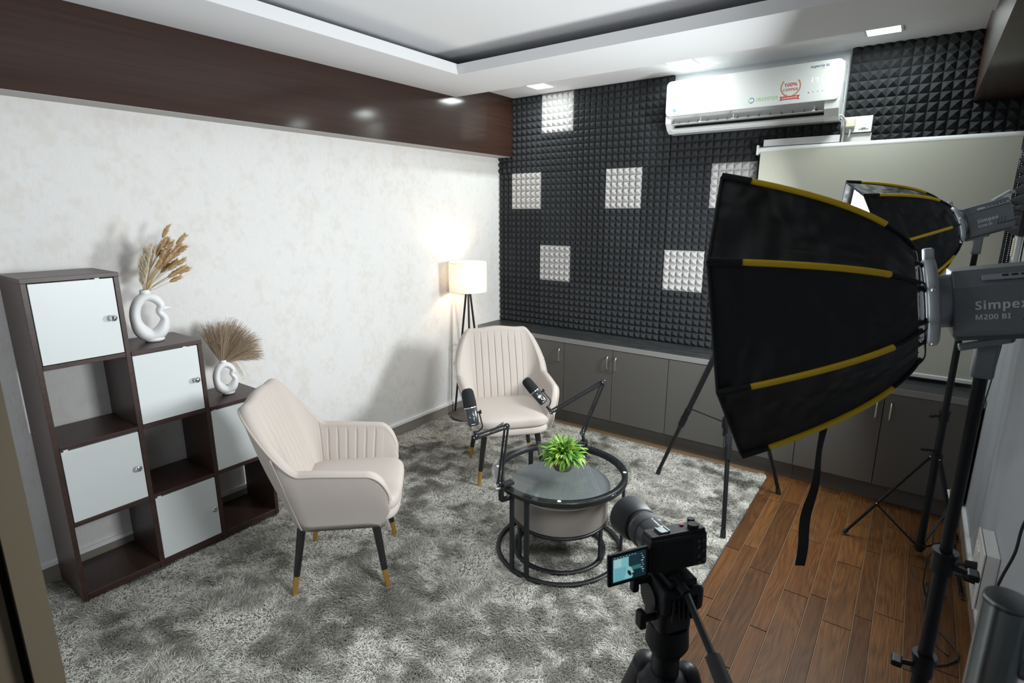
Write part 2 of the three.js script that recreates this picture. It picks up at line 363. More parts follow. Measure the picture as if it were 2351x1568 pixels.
// ------------------------------------------------------------------ projection screen, trunking, switchboard
{
  const t = thing('projection_screen', 'pulled down cream projection screen hanging before the foam wall', 'screen', V(2.79, 0.742, 0.09));
  wpart('roller', rod(V(2.155, 2.078, 0.09), V(3.44, 2.078, 0.09), 0.021, 0.021, 24), M.plastic, t);
  wpart('fabric', span(2.17, 3.425, 0.765, 2.075, 0.1075, 0.1095), M.screen, t);
  wpart('weight_bar', rbox(1.262, 0.026, 0.018, 0.006, 2.7975, 0.757, 0.1085), M.plastic, t);
  wpart('bracket', rbox(0.012, 0.06, 0.06, 0.004, 2.15, 2.082, 0.085), M.plastic, t);
  wpart('bracket', rbox(0.012, 0.06, 0.06, 0.004, 3.446, 2.082, 0.085), M.plastic, t);
  const d = thing('cable_trunking', 'short white cable trunking above the projection screen roller', 'trunking', V(2.38, 2.12, 0.075));
  wpart('channel', span(2.18, 2.6, 2.105, 2.142, 0.052, 0.082), M.plastic, d);
  wpart('lid', span(2.178, 2.601, 2.103, 2.144, 0.082, 0.086), M.plastic, d);
}
{
  const t = thing('switchboard', 'white wall switchboard beside the air conditioner cable', 'switchboard', V(2.68, 2.1, 0.0));
  wpart('back_box', rbox(0.145, 0.085, 0.05, 0.004, 2.68, 2.197, 0.026), M.plastic, t);
  wpart('cover_plate', rbox(0.15, 0.09, 0.008, 0.003, 2.68, 2.197, 0.054), M.plastic, t);
  wpart('blank_plate', rbox(0.15, 0.07, 0.04, 0.003, 2.682, 2.115, 0.022), M.plastic, t);
  const s = wpart('switch_module', rbox(0.05, 0.062, 0.006, 0.002, 2.715, 2.2, 0.058), M.plastic, t);
  wpart('rocker', rbox(0.022, 0.05, 0.006, 0.002, 2.715, 2.2, 0.063), M.plastic, t);
  const p = thing('power_plug', 'cream plug with hanging lead in the white switchboard', 'plug', V(2.647, 2.205, 0.058));
  wpart('housing', rbox(0.05, 0.055, 0.035, 0.01, 2.647, 2.205, 0.077, 3), M.cream, p);
  wpart('lead', tube([V(2.647, 2.18, 0.08), V(2.65, 2.15, 0.09), V(2.645, 2.12, 0.1), V(2.64, 2.108, 0.085), V(2.635, 2.103, 0.06)], 0.0035, 24, 8), M.acGrey, p);
}
{ // round grommet on the foam
  const t = thing('wall_grommet', 'round brown metal cap set in the dark foam above the worktop', 'cap', V(1.99, 0.945, 0.045));
  part('dome', new THREE.SphereGeometry(0.042, 24, 12, 0, 6.2832, 0, 1.2).rotateX(Math.PI / 2).scale(1, 1, 0.35), std({ color: C(0.22, 0.19, 0.16), roughness: 0.25, metalness: 0.8 }), t);
  part('rim', new THREE.TorusGeometry(0.04, 0.005, 10, 32).translate(0, 0, 0.004), M.brushed, t);
}
{ // bead chains at the right edge of the screen
  for (const [x, z] of [[3.438, 0.135], [3.452, 0.16]]) {
    const t = thing('bead_chain', x < 3.445 ? 'black bead cord hanging against the projection screen edge' : 'black bead cord hanging nearer the right wall', 'bead cord', V(x, 1.15, z));
    part('tape', box(0.013, 0.96, 0.004, 0, 0.48, 0), M.black, t);
    const beads = []; for (let y = 0.008; y < 0.95; y += 0.0105) beads.push(new THREE.SphereGeometry(0.0028, 6, 4).translate(-0.0005, y, 0.003));
    tag(part('beads', beads, M.plastic, t), null, null, null, 'stuff');
  }
  const s = thing('wall_switch', 'white switch box on the right wall below the foam', 'switch', V(RW, 1.44, 0.36));
  wpart('plate', rbox(0.02, 0.12, 0.08, 0.004, RW - 0.0105, 1.52, 0.36), M.plastic, s);
  wpart('rocker', rbox(0.01, 0.09, 0.028, 0.003, RW - 0.024, 1.525, 0.36), M.cream, s);
}
{ // socket box low on the right wall
  const t = thing('socket_box', 'white surface mounted socket box low on the right wall', 'socket', V(RW, 0.215, 1.43));
  wpart('box_body', rbox(0.04, 0.235, 0.225, 0.004, RW - 0.0205, 0.335, 1.43), M.plastic, t);
  const f = wpart('face_plate', rbox(0.007, 0.24, 0.23, 0.003, RW - 0.046, 0.335, 1.43), M.plastic, t);
  wpart('switch_row', [0, 1, 2].map(i => rbox(0.006, 0.03, 0.028, 0.003, RW - 0.052, 0.40, 1.37 + i * 0.035)), M.plastic, t);
  for (const [y, z] of [[0.345, 1.45], [0.305, 1.47]]) {
    const p = thing('mains_plug', y > 0.32 ? 'upper black mains plug in the white socket box' : 'lower black mains plug in the white socket box', 'plug', V(RW - 0.05, y, z));
    wpart('plug_body', rod(V(RW - 0.05, y, z), V(RW - 0.085, y, z), 0.021, 0.017), M.black, p);
    wpart('neck', rod(V(RW - 0.085, y, z), V(RW - 0.13, y - 0.005, z), 0.009, 0.006), M.rubber, p);
    wpart('lead', tube(y > 0.32 ? [V(RW - 0.13, y - 0.005, z), V(RW - 0.18, y + 0.0, z - 0.03), V(RW - 0.19, 0.15, z - 0.12), V(RW - 0.16, 0.006, z - 0.2), V(RW - 0.22, 0.006, 1.0)] : [V(RW - 0.13, y - 0.005, z), V(RW - 0.17, y - 0.03, z + 0.02), V(RW - 0.18, 0.12, z + 0.05), V(RW - 0.13, 0.006, z + 0.06), V(RW - 0.09, 0.006, z + 0.1)], 0.003, 40, 6), M.rubber, p);
  }
}

// ------------------------------------------------------------------ air conditioner
{
  const x0 = 1.56, x1 = 2.59, W = x1 - x0;
  const t = thing('air_conditioner', 'white wall mounted split air conditioner unit with open louvre', 'air conditioner', V(x0, 2.22, 0.0));
  // body profile in (z, y), y up from 0, with the outlet slot left open
  const prof = (pts, w, off) => { const s = new THREE.Shape(pts.map(p => new THREE.Vector2(p[0], p[1]))); const g = new THREE.ExtrudeGeometry(s, { depth: w, bevelEnabled: false, curveSegments: 8 }); g.rotateY(-Math.PI / 2); return g.translate(off + w, 0, 0); };
  const arc = []; for (let i = 0; i <= 8; i++) { const a = i / 8 * Math.PI / 2; arc.push([0.165 + 0.03 * Math.sin(a), 0.285 + 0.03 * Math.cos(a)]); }
  const shell = [[0.0, 0.315], ...arc, [0.195, 0.105], [0.155, 0.105], [0.075, 0.018], [0.0, 0.02]];
  part('casing', [prof(shell, W, 0)].map(g => crease(g)), M.acWhite, t);
  const cheek = [[0.07, 0.015], [0.12, 0.0], [0.16, 0.018], [0.195, 0.06], [0.2, 0.105], [0.15, 0.105]];
  part('cheek', crease(prof(cheek, 0.035, 0)), M.acWhite, t); part('cheek', crease(prof(cheek, 0.075, W - 0.075)), M.acWhite, t);
  part('bottom_lip', [rod(V(0.03, 0.022, 0.135), V(W - 0.07, 0.022, 0.135), 0.014, 0.014, 16), rbox(W, 0.008, 0.12, 0.003, W / 2, 0.006, 0.07)], M.acWhite, t);
  part('outlet_liner', box(W - 0.12, 0.08, 0.004, W / 2 - 0.02, 0.065, 0.112).rotateX(0), M.gap, t);
  part('louvre', rbox(W - 0.118, 0.004, 0.05, 0.002, W / 2 - 0.02, 0.052, 0.168).applyMatrix4(new THREE.Matrix4()), M.acGrey, t);
  for (let i = 0; i < 14; i++) { const v = part('vane', box(0.0014, 0.045, 0.016), M.acVane, t); v.position.set(0.07 + i * 0.064, 0.078, 0.124); v.rotation.y = 0.35; }
  for (const x of [0.23, 0.44, 0.9]) part('louvre_pin', [box(0.006, 0.03, 0.006, x, 0.07, 0.175), box(0.014, 0.006, 0.01, x, 0.058, 0.185)], M.plastic, t);
  // front panel with its print
  const cv = document.createElement('canvas'); cv.width = 2048; cv.height = 430; const c = cv.getContext('2d');
  c.fillStyle = '#e4e6e4'; c.fillRect(0, 0, 2048, 430);
  c.fillStyle = '#1c5fb0'; c.beginPath(); c.ellipse(118, 368, 38, 17, 0, 0, 7); c.fill();
  c.fillStyle = '#eef4fb'; c.font = 'italic bold 22px serif'; c.textAlign = 'center'; c.fillText('Carrier', 118, 375);
  c.fillStyle = '#26305e'; c.font = 'italic bold 40px sans-serif'; c.fillText('superio', 1790, 62); c.font = 'bold 32px sans-serif'; c.fillText('ES', 1895, 61);
  c.fillStyle = '#c96a2c'; c.font = '14px sans-serif'; c.fillText('inverter', 1850, 82);
  c.fillStyle = '#79b95a'; c.font = 'italic 56px sans-serif'; c.fillText('INVERTER', 1268, 366);
  c.strokeStyle = '#2c4c9c'; c.lineWidth = 7; c.beginPath(); c.arc(1092, 348, 30, -2.2, 2.2); c.stroke();
  c.strokeStyle = '#5ca64a'; c.lineWidth = 6; c.beginPath(); c.arc(1082, 352, 22, 0.6, 5.2); c.stroke();
  c.save(); c.translate(1525, 250);
  c.strokeStyle = '#b5472c'; c.lineWidth = 12; c.beginPath(); c.arc(0, -10, 104, -0.72, 1.25); c.stroke(); c.beginPath(); c.arc(0, -10, 104, 1.9, 3.86); c.stroke();
  c.fillStyle = '#c98a6a'; for (let k = 0; k < 11; k++) for (const s of [-1, 1]) { const a = 1.2 - k * 0.18; c.beginPath(); c.ellipse(s * 104 * Math.cos(a), -10 + 104 * Math.sin(a), 14, 5, s * (a - 0.9), 0, 7); c.fill(); }
  c.fillStyle = '#c0281c'; c.font = 'bold 58px sans-serif'; c.fillText('100%', 0, -14); c.font = 'bold 44px sans-serif'; c.fillText('COPPER', 0, 38);
  c.beginPath(); c.moveTo(-112, 92); c.lineTo(112, 92); c.lineTo(96, 116); c.lineTo(112, 140); c.lineTo(70, 134); c.lineTo(-70, 134); c.lineTo(-112, 140); c.lineTo(-96, 116); c.fill();
  c.fillStyle = '#f1e6df'; c.font = 'bold 30px sans-serif'; c.fillText('GUARANTEE', 0, 124); c.restore();
  c.fillStyle = '#8a8f92'; for (let k = 0; k < 4; k++) { c.beginPath(); c.arc(1725 + k * 48, 330 - k * 2, k ? 6 : 9, 0, 7); c.fill(); }
  const tex = new THREE.CanvasTexture(cv); tex.colorSpace = THREE.SRGBColorSpace;
  const fp = new THREE.Shape(), w = W - 0.006, h = 0.212, r = 0.03;
  fp.moveTo(r, 0); fp.lineTo(w - r, 0); fp.quadraticCurveTo(w, 0, w, r); fp.lineTo(w, h - r); fp.quadraticCurveTo(w, h, w - r, h); fp.lineTo(r, h); fp.quadraticCurveTo(0, h, 0, h - r); fp.lineTo(0, r); fp.quadraticCurveTo(0, 0, r, 0);
  const fg = new THREE.ExtrudeGeometry(fp, { depth: 0.008, bevelEnabled: true, bevelSize: 0.003, bevelThickness: 0.003, bevelSegments: 2, curveSegments: 6 });
  { const p = fg.attributes.position, uv = fg.attributes.uv; for (let i = 0; i < p.count; i++) uv.setXY(i, p.getX(i) / w, p.getY(i) / h); }
  part('front_panel', fg.translate(0.003, 0.107, 0.198), phys({ map: tex, roughness: 0.22, clearcoat: 0.4, clearcoatRoughness: 0.08 }), t);
  const seg = (x, y, hgt, wd) => box(wd, hgt, 0.0006, x, y - 0.022, 0.2096);
  part('display_digits', [seg(0.878, 0.245, 0.022, 0.003), seg(0.9, 0.253, 0.003, 0.013), seg(0.907, 0.247, 0.014, 0.003), seg(0.904, 0.237, 0.01, 0.003)], std({ color: C(0.9, 0.9, 0.9), emissive: C(1, 1, 1), emissiveIntensity: 1.6 }), t, 'glowing white number 17');
  part('side_mark', [box(0.0008, 0.03, 0.01, W + 0.0006, 0.2, 0.09), box(0.0008, 0.05, 0.008, W + 0.0006, 0.16, 0.07), box(0.0008, 0.02, 0.012, W + 0.0006, 0.12, 0.05)], M.lightDark, t);
  const k = thing('air_conditioner_cable', 'grey cable curling down from the air conditioner to the roller', 'cable', V(2.59, 2.1, 0.06));
  wpart('sheath', tube([V(2.555, 2.235, 0.1), V(2.59, 2.252, 0.1), V(2.612, 2.235, 0.09), V(2.617, 2.19, 0.075), V(2.612, 2.1, 0.07)], 0.0055, 40, 8), M.acGrey, k);
}

// ------------------------------------------------------------------ stepped cube shelf
const SX = 0.322;
{
  const t = thing('stepped_bookcase', 'dark walnut stepped cube bookcase with white cube doors', 'bookcase', V(0.17, 0.02, 3.0));
  const th = 0.019, bx = 0.022, zc = [3.461, 3.152, 2.852, 2.552];           // column boundaries (outer faces of uprights)
  const yb = [0.045, 0.388, 0.736, 1.083, 1.435];                            // board centres
  const tops = [4, 3, 2];
  const wp = (name, x0, x1, y0, y1, z0, z1) => wpart(name, metreUV(rbox(x1 - x0, y1 - y0, z1 - z0, 0.0015, (x0 + x1) / 2, (y0 + y1) / 2, (z0 + z1) / 2, 1), 1.4), M.walnut, t);
  wp('side_panel', bx, SX, 0.02, yb[4] - th / 2, zc[0] - th, zc[0]);
  wp('upright', bx, SX, 0.02, yb[4] - th / 2, zc[1] - th, zc[1]);
  wp('upright', bx, SX, 0.02, yb[3] - th / 2, zc[2] - th, zc[2]);
  wp('side_panel', bx, SX, 0.02, yb[2] - th / 2, zc[3] - th, zc[3]);
  tops.forEach((n, i) => {
    const a = zc[i] - th, b = zc[i + 1];
    for (let k = 0; k <= n; k++) {
      const top = k === n;
      wp(top ? 'top_board' : 'shelf_board', bx, top ? SX + 0.003 : SX - 0.001, yb[k] - th / 2, yb[k] + th / 2, top ? b - (i === 2 ? th : th) - 0.001 : b + 0.0005, top && i === 0 ? a + th + 0.001 : a - 0.0005);
    }
    wp('plinth', SX - 0.03, SX - 0.004, 0.02, yb[0] - th / 2, b + 0.0005, a - 0.0005);
  });
  const door = (col, cell) => {
    const a = zc[col] - th, b = zc[col + 1], y0 = yb[cell] + th / 2 + 0.003, y1 = yb[cell + 1] - th / 2 - 0.004;
    const d = wpart('door', rbox(0.016, y1 - y0, a - b - 0.006, 0.0015, SX - 0.009, (y0 + y1) / 2, (a + b) / 2), M.shelfDoor, t, 'white laminate cube door');
    const kz = b + 0.03, ky = (y0 + y1) / 2 - 0.005;
    const k = lathe([[0, 0], [0.006, 0], [0.006, 0.01], [0.013, 0.016], [0.0145, 0.021], [0.012, 0.026], [0, 0.028]], 20).rotateZ(-Math.PI / 2).translate(SX - 0.001, ky, kz);
    k.translate(-0.17, -0.02, -3.0); part('knob', k, M.chrome, d, 'chrome mushroom knob');
    const hinge = box(0.006, 0.008, 0.016, SX - 0.002, y1 + 0.004, cell === 3 || cell === 2 && col ? b + 0.06 : a - 0.02).translate(-0.17, -0.02, -3.0);
    part('hinge_clip', hinge, M.plastic, d);
  };
  door(0, 3); door(0, 1); door(1, 2); door(1, 0); door(2, 1);
}
// ring vases
function ringVase(label, pos, s, turn) {
  const t = thing('ring_vase', label, 'vase', pos, turn, 'white ring vases on the bookcase');
  const n = 72, pts = [], rad = [], dep = [];
  for (let i = 0; i < n; i++) {
    const a = i / n * Math.PI * 2, cx = Math.cos(a), sy = Math.sin(a);
    const left = cx < 0 ? -cx : 0;
    const notch = Math.exp(-Math.pow((a > Math.PI ? a - 2 * Math.PI : a) / 0.22 - 0.9, 2));        // where the ring is pinched at the right
    const R = 0.0525, H = 0.082;
    pts.push(V(cx * R * (1 - 0.34 * notch), sy * H + 0.118, 0));
    rad.push(0.0155 + 0.0045 * left + 0.011 * sm(0.1, 0.9, -sy) + 0.003 * sm(0.5, 1, sy) - 0.003 * notch);
    dep.push(0.025 + 0.005 * left + 0.008 * sm(0.1, 0.9, -sy));
  }
  const body = sweep(pts, rad, dep, true, 20);
  { const p = body.attributes.position; for (let i = 0; i < p.count; i++) if (p.getY(i) < 0.012) p.setY(i, 0.012 - (0.012 - p.getY(i)) * 0.02); body.translate(0, -0.0115, 0); body.computeVertexNormals(); }
  const beak = new THREE.ConeGeometry(0.028, 0.05, 24).rotateZ(-Math.PI / 2).scale(1, 0.62, 0.72).translate(0.058, 0.135, 0);
  const base = lathe([[0, 0], [0.034, 0], [0.038, 0.01], [0.03, 0.03], [0, 0.03]], 32).scale(1, 1, 0.85).translate(0.004, 0, 0);
  part('ring_body', [body, beak, base], M.porcelain, t);
  part('neck', lathe([[0.012, 0.0], [0.0215, -0.01], [0.019, 0.004], [0.0178, 0.014], [0.0175, 0.0155], [0.0145, 0.014], [0.012, 0.0]], 28).translate(-0.006, 0.203, 0), M.porcelain, t);
  t.scale.setScalar(s);
  return t;
}
const VT = 1.32;                                                            // turned a little towards the room
const v1 = V(0.175, 1.0935, 2.982), v2 = V(0.185, 0.7465, 2.672);
ringVase('large white ceramic ring vase with beaked notch holding golden grass tails', v1, 1.13, VT);
ringVase('small white ceramic ring vase with beaked notch holding feathery pampas', v2, 0.86, VT);
{
  const loc = (p, s, x, y, z = 0) => V(x * s, y * s, z).applyAxisAngle(V(0, 1, 0), VT).add(p);
  // golden bunny tails and pale plumes
  const b = thing('dried_grass_bunch', 'dried bunch of golden grass tails and pale plumes in the large ring vase', 'dried flowers', loc(v1, 1.13, -0.012, 0.2));
  const root = b.position.clone();
  const S = (x, y, z) => loc(v1, 1, x, y, z);
  const tails = [[0.098, 0.49], [0.15, 0.455], [0.158, 0.415]];
  for (let k = 0; k < 26; k++) { const u = rnd(), v = rnd(); tails.push([0.045 + 0.08 * u + 0.035 * v, 0.318 + 0.125 * v - 0.04 * u + 0.02 * rnd()]); }
  tails.push([0.14, 0.325], [0.15, 0.312], [0.105, 0.278]);
  tails.forEach(([x, y], i) => {
    const z = rr(-0.035, 0.035), e = S(x, y, z), m = S(x * 0.42 - 0.005, 0.2 + (y - 0.2) * 0.62, z * 0.5), r0 = root.clone().add(V(rr(-0.006, 0.006), -0.03, rr(-0.006, 0.006)));
    const st = wpart('stem', tube([r0, root.clone().lerp(m, 0.5), m, e], 0.0011, 16, 5), M.straw, b);
    const dir = e.clone().sub(m).normalize(), L = 0.05 + rnd() * 0.016, geos = [];
    const core = new THREE.SphereGeometry(1, 10, 8).scale(0.0085, L / 2, 0.0085).translate(0, L / 2 - 0.008, 0); geos.push(core);
    for (let k = 0; k < 46; k++) { const u = rnd(), a = rnd() * 6.283, rr0 = 0.0085 * Math.sqrt(Math.max(0.05, 1 - Math.pow(2 * u - 1, 2)));
      const h = new THREE.ConeGeometry(0.0016, 0.017, 3).translate(0, 0.0085, 0).rotateZ(-0.5).rotateY(-a).translate(Math.cos(a) * rr0 * 0.8, u * L - 0.008, Math.sin(a) * rr0 * 0.8); geos.push(h); }
    const head = mg(geos).applyQuaternion(new THREE.Quaternion().setFromUnitVectors(V(0, 1, 0), dir)).translate(e.x - root.x, e.y - root.y, e.z - root.z);
    part('seed_head', head, M.tail, st, 'golden fuzzy seed head');
  });
  [[0.02, 0.425, -0.01], [0.045, 0.44, 0.015], [0.005, 0.39, 0.01], [0.06, 0.43, -0.01], [0.022, 0.37, 0.02], [0.035, 0.41, -0.02], [-0.004, 0.34, 0.0]].forEach(([x, y, z]) => {
    const e = S(x, y, z), geos = [tube([root.clone().add(V(0, -0.03, 0)), root.clone().lerp(e, 0.5).add(V(rr(-0.004, 0.004), 0, 0)), e], 0.0011, 16, 5)];
    for (let k = 0; k < 190; k++) { const u = 0.3 + 0.7 * rnd(), c0 = root.clone().lerp(e, u), a = rnd() * 6.283, l = 0.02 + 0.02 * rnd();
      geos.push(rod(c0, c0.clone().add(V(Math.cos(a) * l * 0.42, l, Math.sin(a) * l * 0.42)), 0.0013, 0.0003, 3)); }
    wpart('plume', geos, M.strawPale, b, 'pale feathery plume');
  });
  // pampas fan
  const p = thing('pampas_bunch', 'fan of brown feathery pampas in the small ring vase', 'dried flowers', loc(v2, 0.86, -0.012, 0.2));
  const r2 = p.position.clone();
  for (let i = 0; i < 15; i++) {
    const f = i / 14, ang = -0.34 + f * 1.62, L = 0.235 - 0.045 * Math.abs(f - 0.4) + rr(-0.012, 0.012), geos = [];
    const zz = rr(-0.05, 0.05);
    for (let k = 0; k < 190; k++) {
      const a = ang + rr(-0.12, 0.12), l = L * rr(0.55, 1.06), bend = 0.10 * f + rr(-0.02, 0.03), z = zz + rr(-0.022, 0.022);
      const q = (u) => { const aa = a + bend * u * u * 2.2, rr1 = l * u; return V(Math.sin(aa) * rr1, Math.cos(aa) * rr1, z * u).applyAxisAngle(V(0, 1, 0), VT).add(r2).add(V(0, -0.01, 0)); };
      geos.push(new THREE.TubeGeometry(new THREE.CatmullRomCurve3([q(0), q(0.4), q(0.75), q(1)]), 5, 0.0005, 3, false));
    }
    wpart('plume', geos, M.pampas, p);
  }
  const geos = [];
  for (let k = 0; k < 16; k++) { const a = 1.1 + rnd() * 0.5, l = rr(0.08, 0.13); const q = (u) => V(Math.sin(a) * l * u, Math.cos(a) * l * u - 0.11 * u * u * u * rr(0.7, 1.1), rr(-0.01, 0.02) * u).applyAxisAngle(V(0, 1, 0), VT).add(r2); geos.push(tube([q(0), q(0.35), q(0.7), q(1)], 0.0006, 10, 3)); }
  wpart('stray_strands', geos, M.pampas, p);
}

// ------------------------------------------------------------------ armchairs
function makeChair(label, pos, turn) {
  const t = thing('armchair', label, 'armchair', pos, turn, 'pair of beige armchairs');
  const y0 = 0.34, NA = 110, NC = 40, NB = 200;
  const plan = (y) => {
    const k = (y - 0.35) / 0.30, w = 0.246 + 0.076 * sm(0, 1.25, k), b = -0.185 - 0.33 * (y - 0.35), f = 0.235 + 0.035 * Math.min(1, k) - 0.045 * (1 - sm(0.335, 0.43, y)), r = Math.max(0.08, w - 0.16);
    return { w, b, f, r };
  };
  const at2 = (i, y) => {                          // i runs from the right arm front round the back to the left arm front
    const { w, b, f, r } = plan(y), n = NA + NC + NB / 2; let s = 1; let j = i;
    if (i > n) { s = -1; j = 2 * n - i; }
    let x, z, nx, nz;
    if (j <= NA) { const u = j / NA; x = w; z = f + (b + r - f) * u; nx = 1; nz = 0; }
    else if (j <= NA + NC) { const a = (j - NA) / NC * Math.PI / 2; x = w - r + r * Math.cos(a); z = b + r - r * Math.sin(a); nx = Math.cos(a); nz = -Math.sin(a); }
    else { const u = (j - NA - NC) / (NB / 2); x = (w - r) * (1 - u); z = b; nx = 0; nz = -1; }
    return [s * x, z, s * nx, nz];
  };
  const total = 2 * (NA + NC + NB / 2), arcs = [0];
  for (let i = 1; i <= total; i++) { const a = at2(i - 1, 0.6), b = at2(i, 0.6); arcs.push(arcs[i - 1] + Math.hypot(a[0] - b[0], a[1] - b[1])); }
  const half = arcs[total] / 2;
  const hgt = (i) => {
    const u = Math.abs(arcs[i] - half), e = half - u;
    let h = 0.925 - 0.012 * sm(0, 0.15, u) - 0.268 * sm(0.19, 0.395, u) - 0.02 * sm(0.38, half, u);
    if (e < 0.115) { const q = 1 - e / 0.115; h = 0.415 + (h - 0.415) * Math.sqrt(Math.max(0, 1 - q * q)); }
    return h;
  };
  const pos3 = [], uv3 = [], idx = [], K1 = 10, K2 = 8, K3 = 12, K = K1 + K2 + K3, pipe = [];
  for (let i = 0; i <= total; i++) {
    const h = hgt(i), u = arcs[i] - half, e = half - Math.abs(u), th = 0.045 + 0.012 * (1 - sm(0.1, 0.3, Math.abs(u)));
    const pit = 0.0475, g = Math.abs(((u / pit) % 1 + 1) % 1 - 0.5), groove = Math.exp(-Math.pow(g * pit / 0.0026, 2)), puff = Math.sqrt(Math.max(0, 1 - Math.pow(1 - 2 * g, 2)));
    const yt = h - th / 2;
    const put = (y, off) => { const [x, z, nx, nz] = at2(i, y); pos3.push(x + nx * off, y, z + nz * off); };
    for (let k = 0; k < K1; k++) { const q = k / (K1 - 1), y = y0 + (yt - y0) * q; put(y, 0.010 * Math.sin(Math.PI * Math.min(1, q * 1.02))); }
    for (let k = 0; k < K2; k++) { const a = Math.PI * (k + 0.5) / K2, [x, z, nx, nz] = at2(i, yt); const off = -th / 2 + Math.cos(a) * th / 2; pos3.push(x + nx * off, yt + Math.sin(a) * th / 2, z + nz * off); }
    for (let k = 0; k < K3; k++) { const q = k / (K3 - 1), y = yt + (0.385 - yt) * q, fade = sm(0.0, 0.06, q) * (e > 0.09 ? 1 : 0) * (Math.abs(u) < 0.2 ? 1 : sm(0.33, 0.37, Math.abs(u))); put(Math.min(y, yt), -th - 0.006 * Math.sin(Math.PI * q) + fade * (0.0055 * groove - 0.0012 * puff)); }
    for (let k = 0; k < K; k++) uv3.push(arcs[i], k / K * 1.1);
    const [px, pz, pnx, pnz] = at2(i, yt); pipe.push(V(px + pnx * 0.001, yt + 0.006, pz + pnz * 0.001));
  }
  for (let i = 0; i < total; i++) for (let k = 0; k < K; k++) { const a = i * K + k, b = i * K + (k + 1) % K, c = (i + 1) * K + k, d = (i + 1) * K + (k + 1) % K; idx.push(a, b, c, b, d, c); }
  for (const i of [0, total]) { const o = i * K; for (let k = 1; k < K - 1; k++) i ? idx.push(o, o + k, o + k + 1) : idx.push(o, o + k + 1, o + k); }
  const g = new THREE.BufferGeometry(); g.setAttribute('position', new THREE.Float32BufferAttribute(pos3, 3)); g.setAttribute('uv', new THREE.Float32BufferAttribute(uv3, 2)); g.setIndex(idx); g.computeVertexNormals();
  const shell = part('shell', g, M.fabric, t, 'channel stitched wraparound back and arms');
  const pp = []; for (let i = 0; i <= total; i += 4) pp.push(pipe[i]);
  part('piping', tube(pp, 0.005, 220, 7), M.piping, shell);
  for (const s of [-1, 1]) {                       // seams where the side panels meet the back
    const line = []; for (let k = 0; k <= 12; k++) { const y = y0 + 0.01 + (hgt(NA + 12) - 0.03 - y0) * k / 12, [x, z, nx, nz] = at2(NA + 12, y); line.push(V(s * (x + nx * 0.009), y, z + nz * 0.009)); }
    part('seam', tube(line, 0.0032, 30, 6), M.piping, shell);
  }
  // seat: puffed cushion and the roll under it
  const cushion = (w0, d0, yb, yt, zc, rz) => {
    const P = [], I = [], n = 40, m = 18;
    const sx = (a, e) => Math.sign(Math.cos(a)) * Math.pow(Math.abs(Math.cos(a)), e), sy = (a, e) => Math.sign(Math.sin(a)) * Math.pow(Math.abs(Math.sin(a)), e);
    for (let j = 0; j <= m; j++) { const v = -Math.PI / 2 + Math.PI * j / m; for (let i = 0; i < n; i++) { const a = i / n * Math.PI * 2; const c = Math.pow(Math.max(0, Math.cos(v)), 0.35); P.push(w0 * c * sx(a, 0.42), (yb + yt) / 2 + (yt - yb) / 2 * sy(v, 0.62), zc + d0 * c * sy(a, 0.42)); } }
    for (let j = 0; j < m; j++) for (let i = 0; i < n; i++) { const a = j * n + i, b = j * n + (i + 1) % n, c = a + n, d = b + n; I.push(a, c, b, b, c, d); }
    const q = new THREE.BufferGeometry(); q.setAttribute('position', new THREE.Float32BufferAttribute(P, 3)); q.setIndex(I); q.computeVertexNormals(); { const uv = []; for (let i = 0; i < P.length; i += 3) uv.push(P[i], P[i + 2] + P[i + 1] * 0.5); q.setAttribute('uv', new THREE.Float32BufferAttribute(uv, 2)); } return q;
  };
  part('seat', cushion(0.247, 0.245, 0.385, 0.472, 0.035), M.fabric, t, 'plain padded seat cushion');
  part('seat_base', cushion(0.24, 0.242, 0.338, 0.408, 0.030), M.fabric, t);
  const FX = 0.215, FZ = 0.207;
  for (const sx of [-1, 1]) for (const sz of [-1, 1]) {
    const top = V(sx * 0.165, 0.36, sz * 0.155), foot = V(sx * FX, 0.012, sz * FZ), mid = top.clone().lerp(foot, 0.745);
    const leg = part('leg', rod(top, mid, 0.0205, 0.0145, 16), M.chairLeg, t, 'black speckled leg');
    part('leg_tip', rod(mid, foot, 0.0146, 0.0105, 16), M.gold, leg, 'brass leg tip');
  }
  return t;
}
const ch1 = makeChair('beige channel back armchair beside the stepped bookcase', V(1.01, 0, 2.58), Math.atan2(0.723, -0.69));
dup(ch1, V(1.016, 0, 1.296), Math.atan2(0.743, 0.669), 'beige channel back armchair in front of the floor lamp');

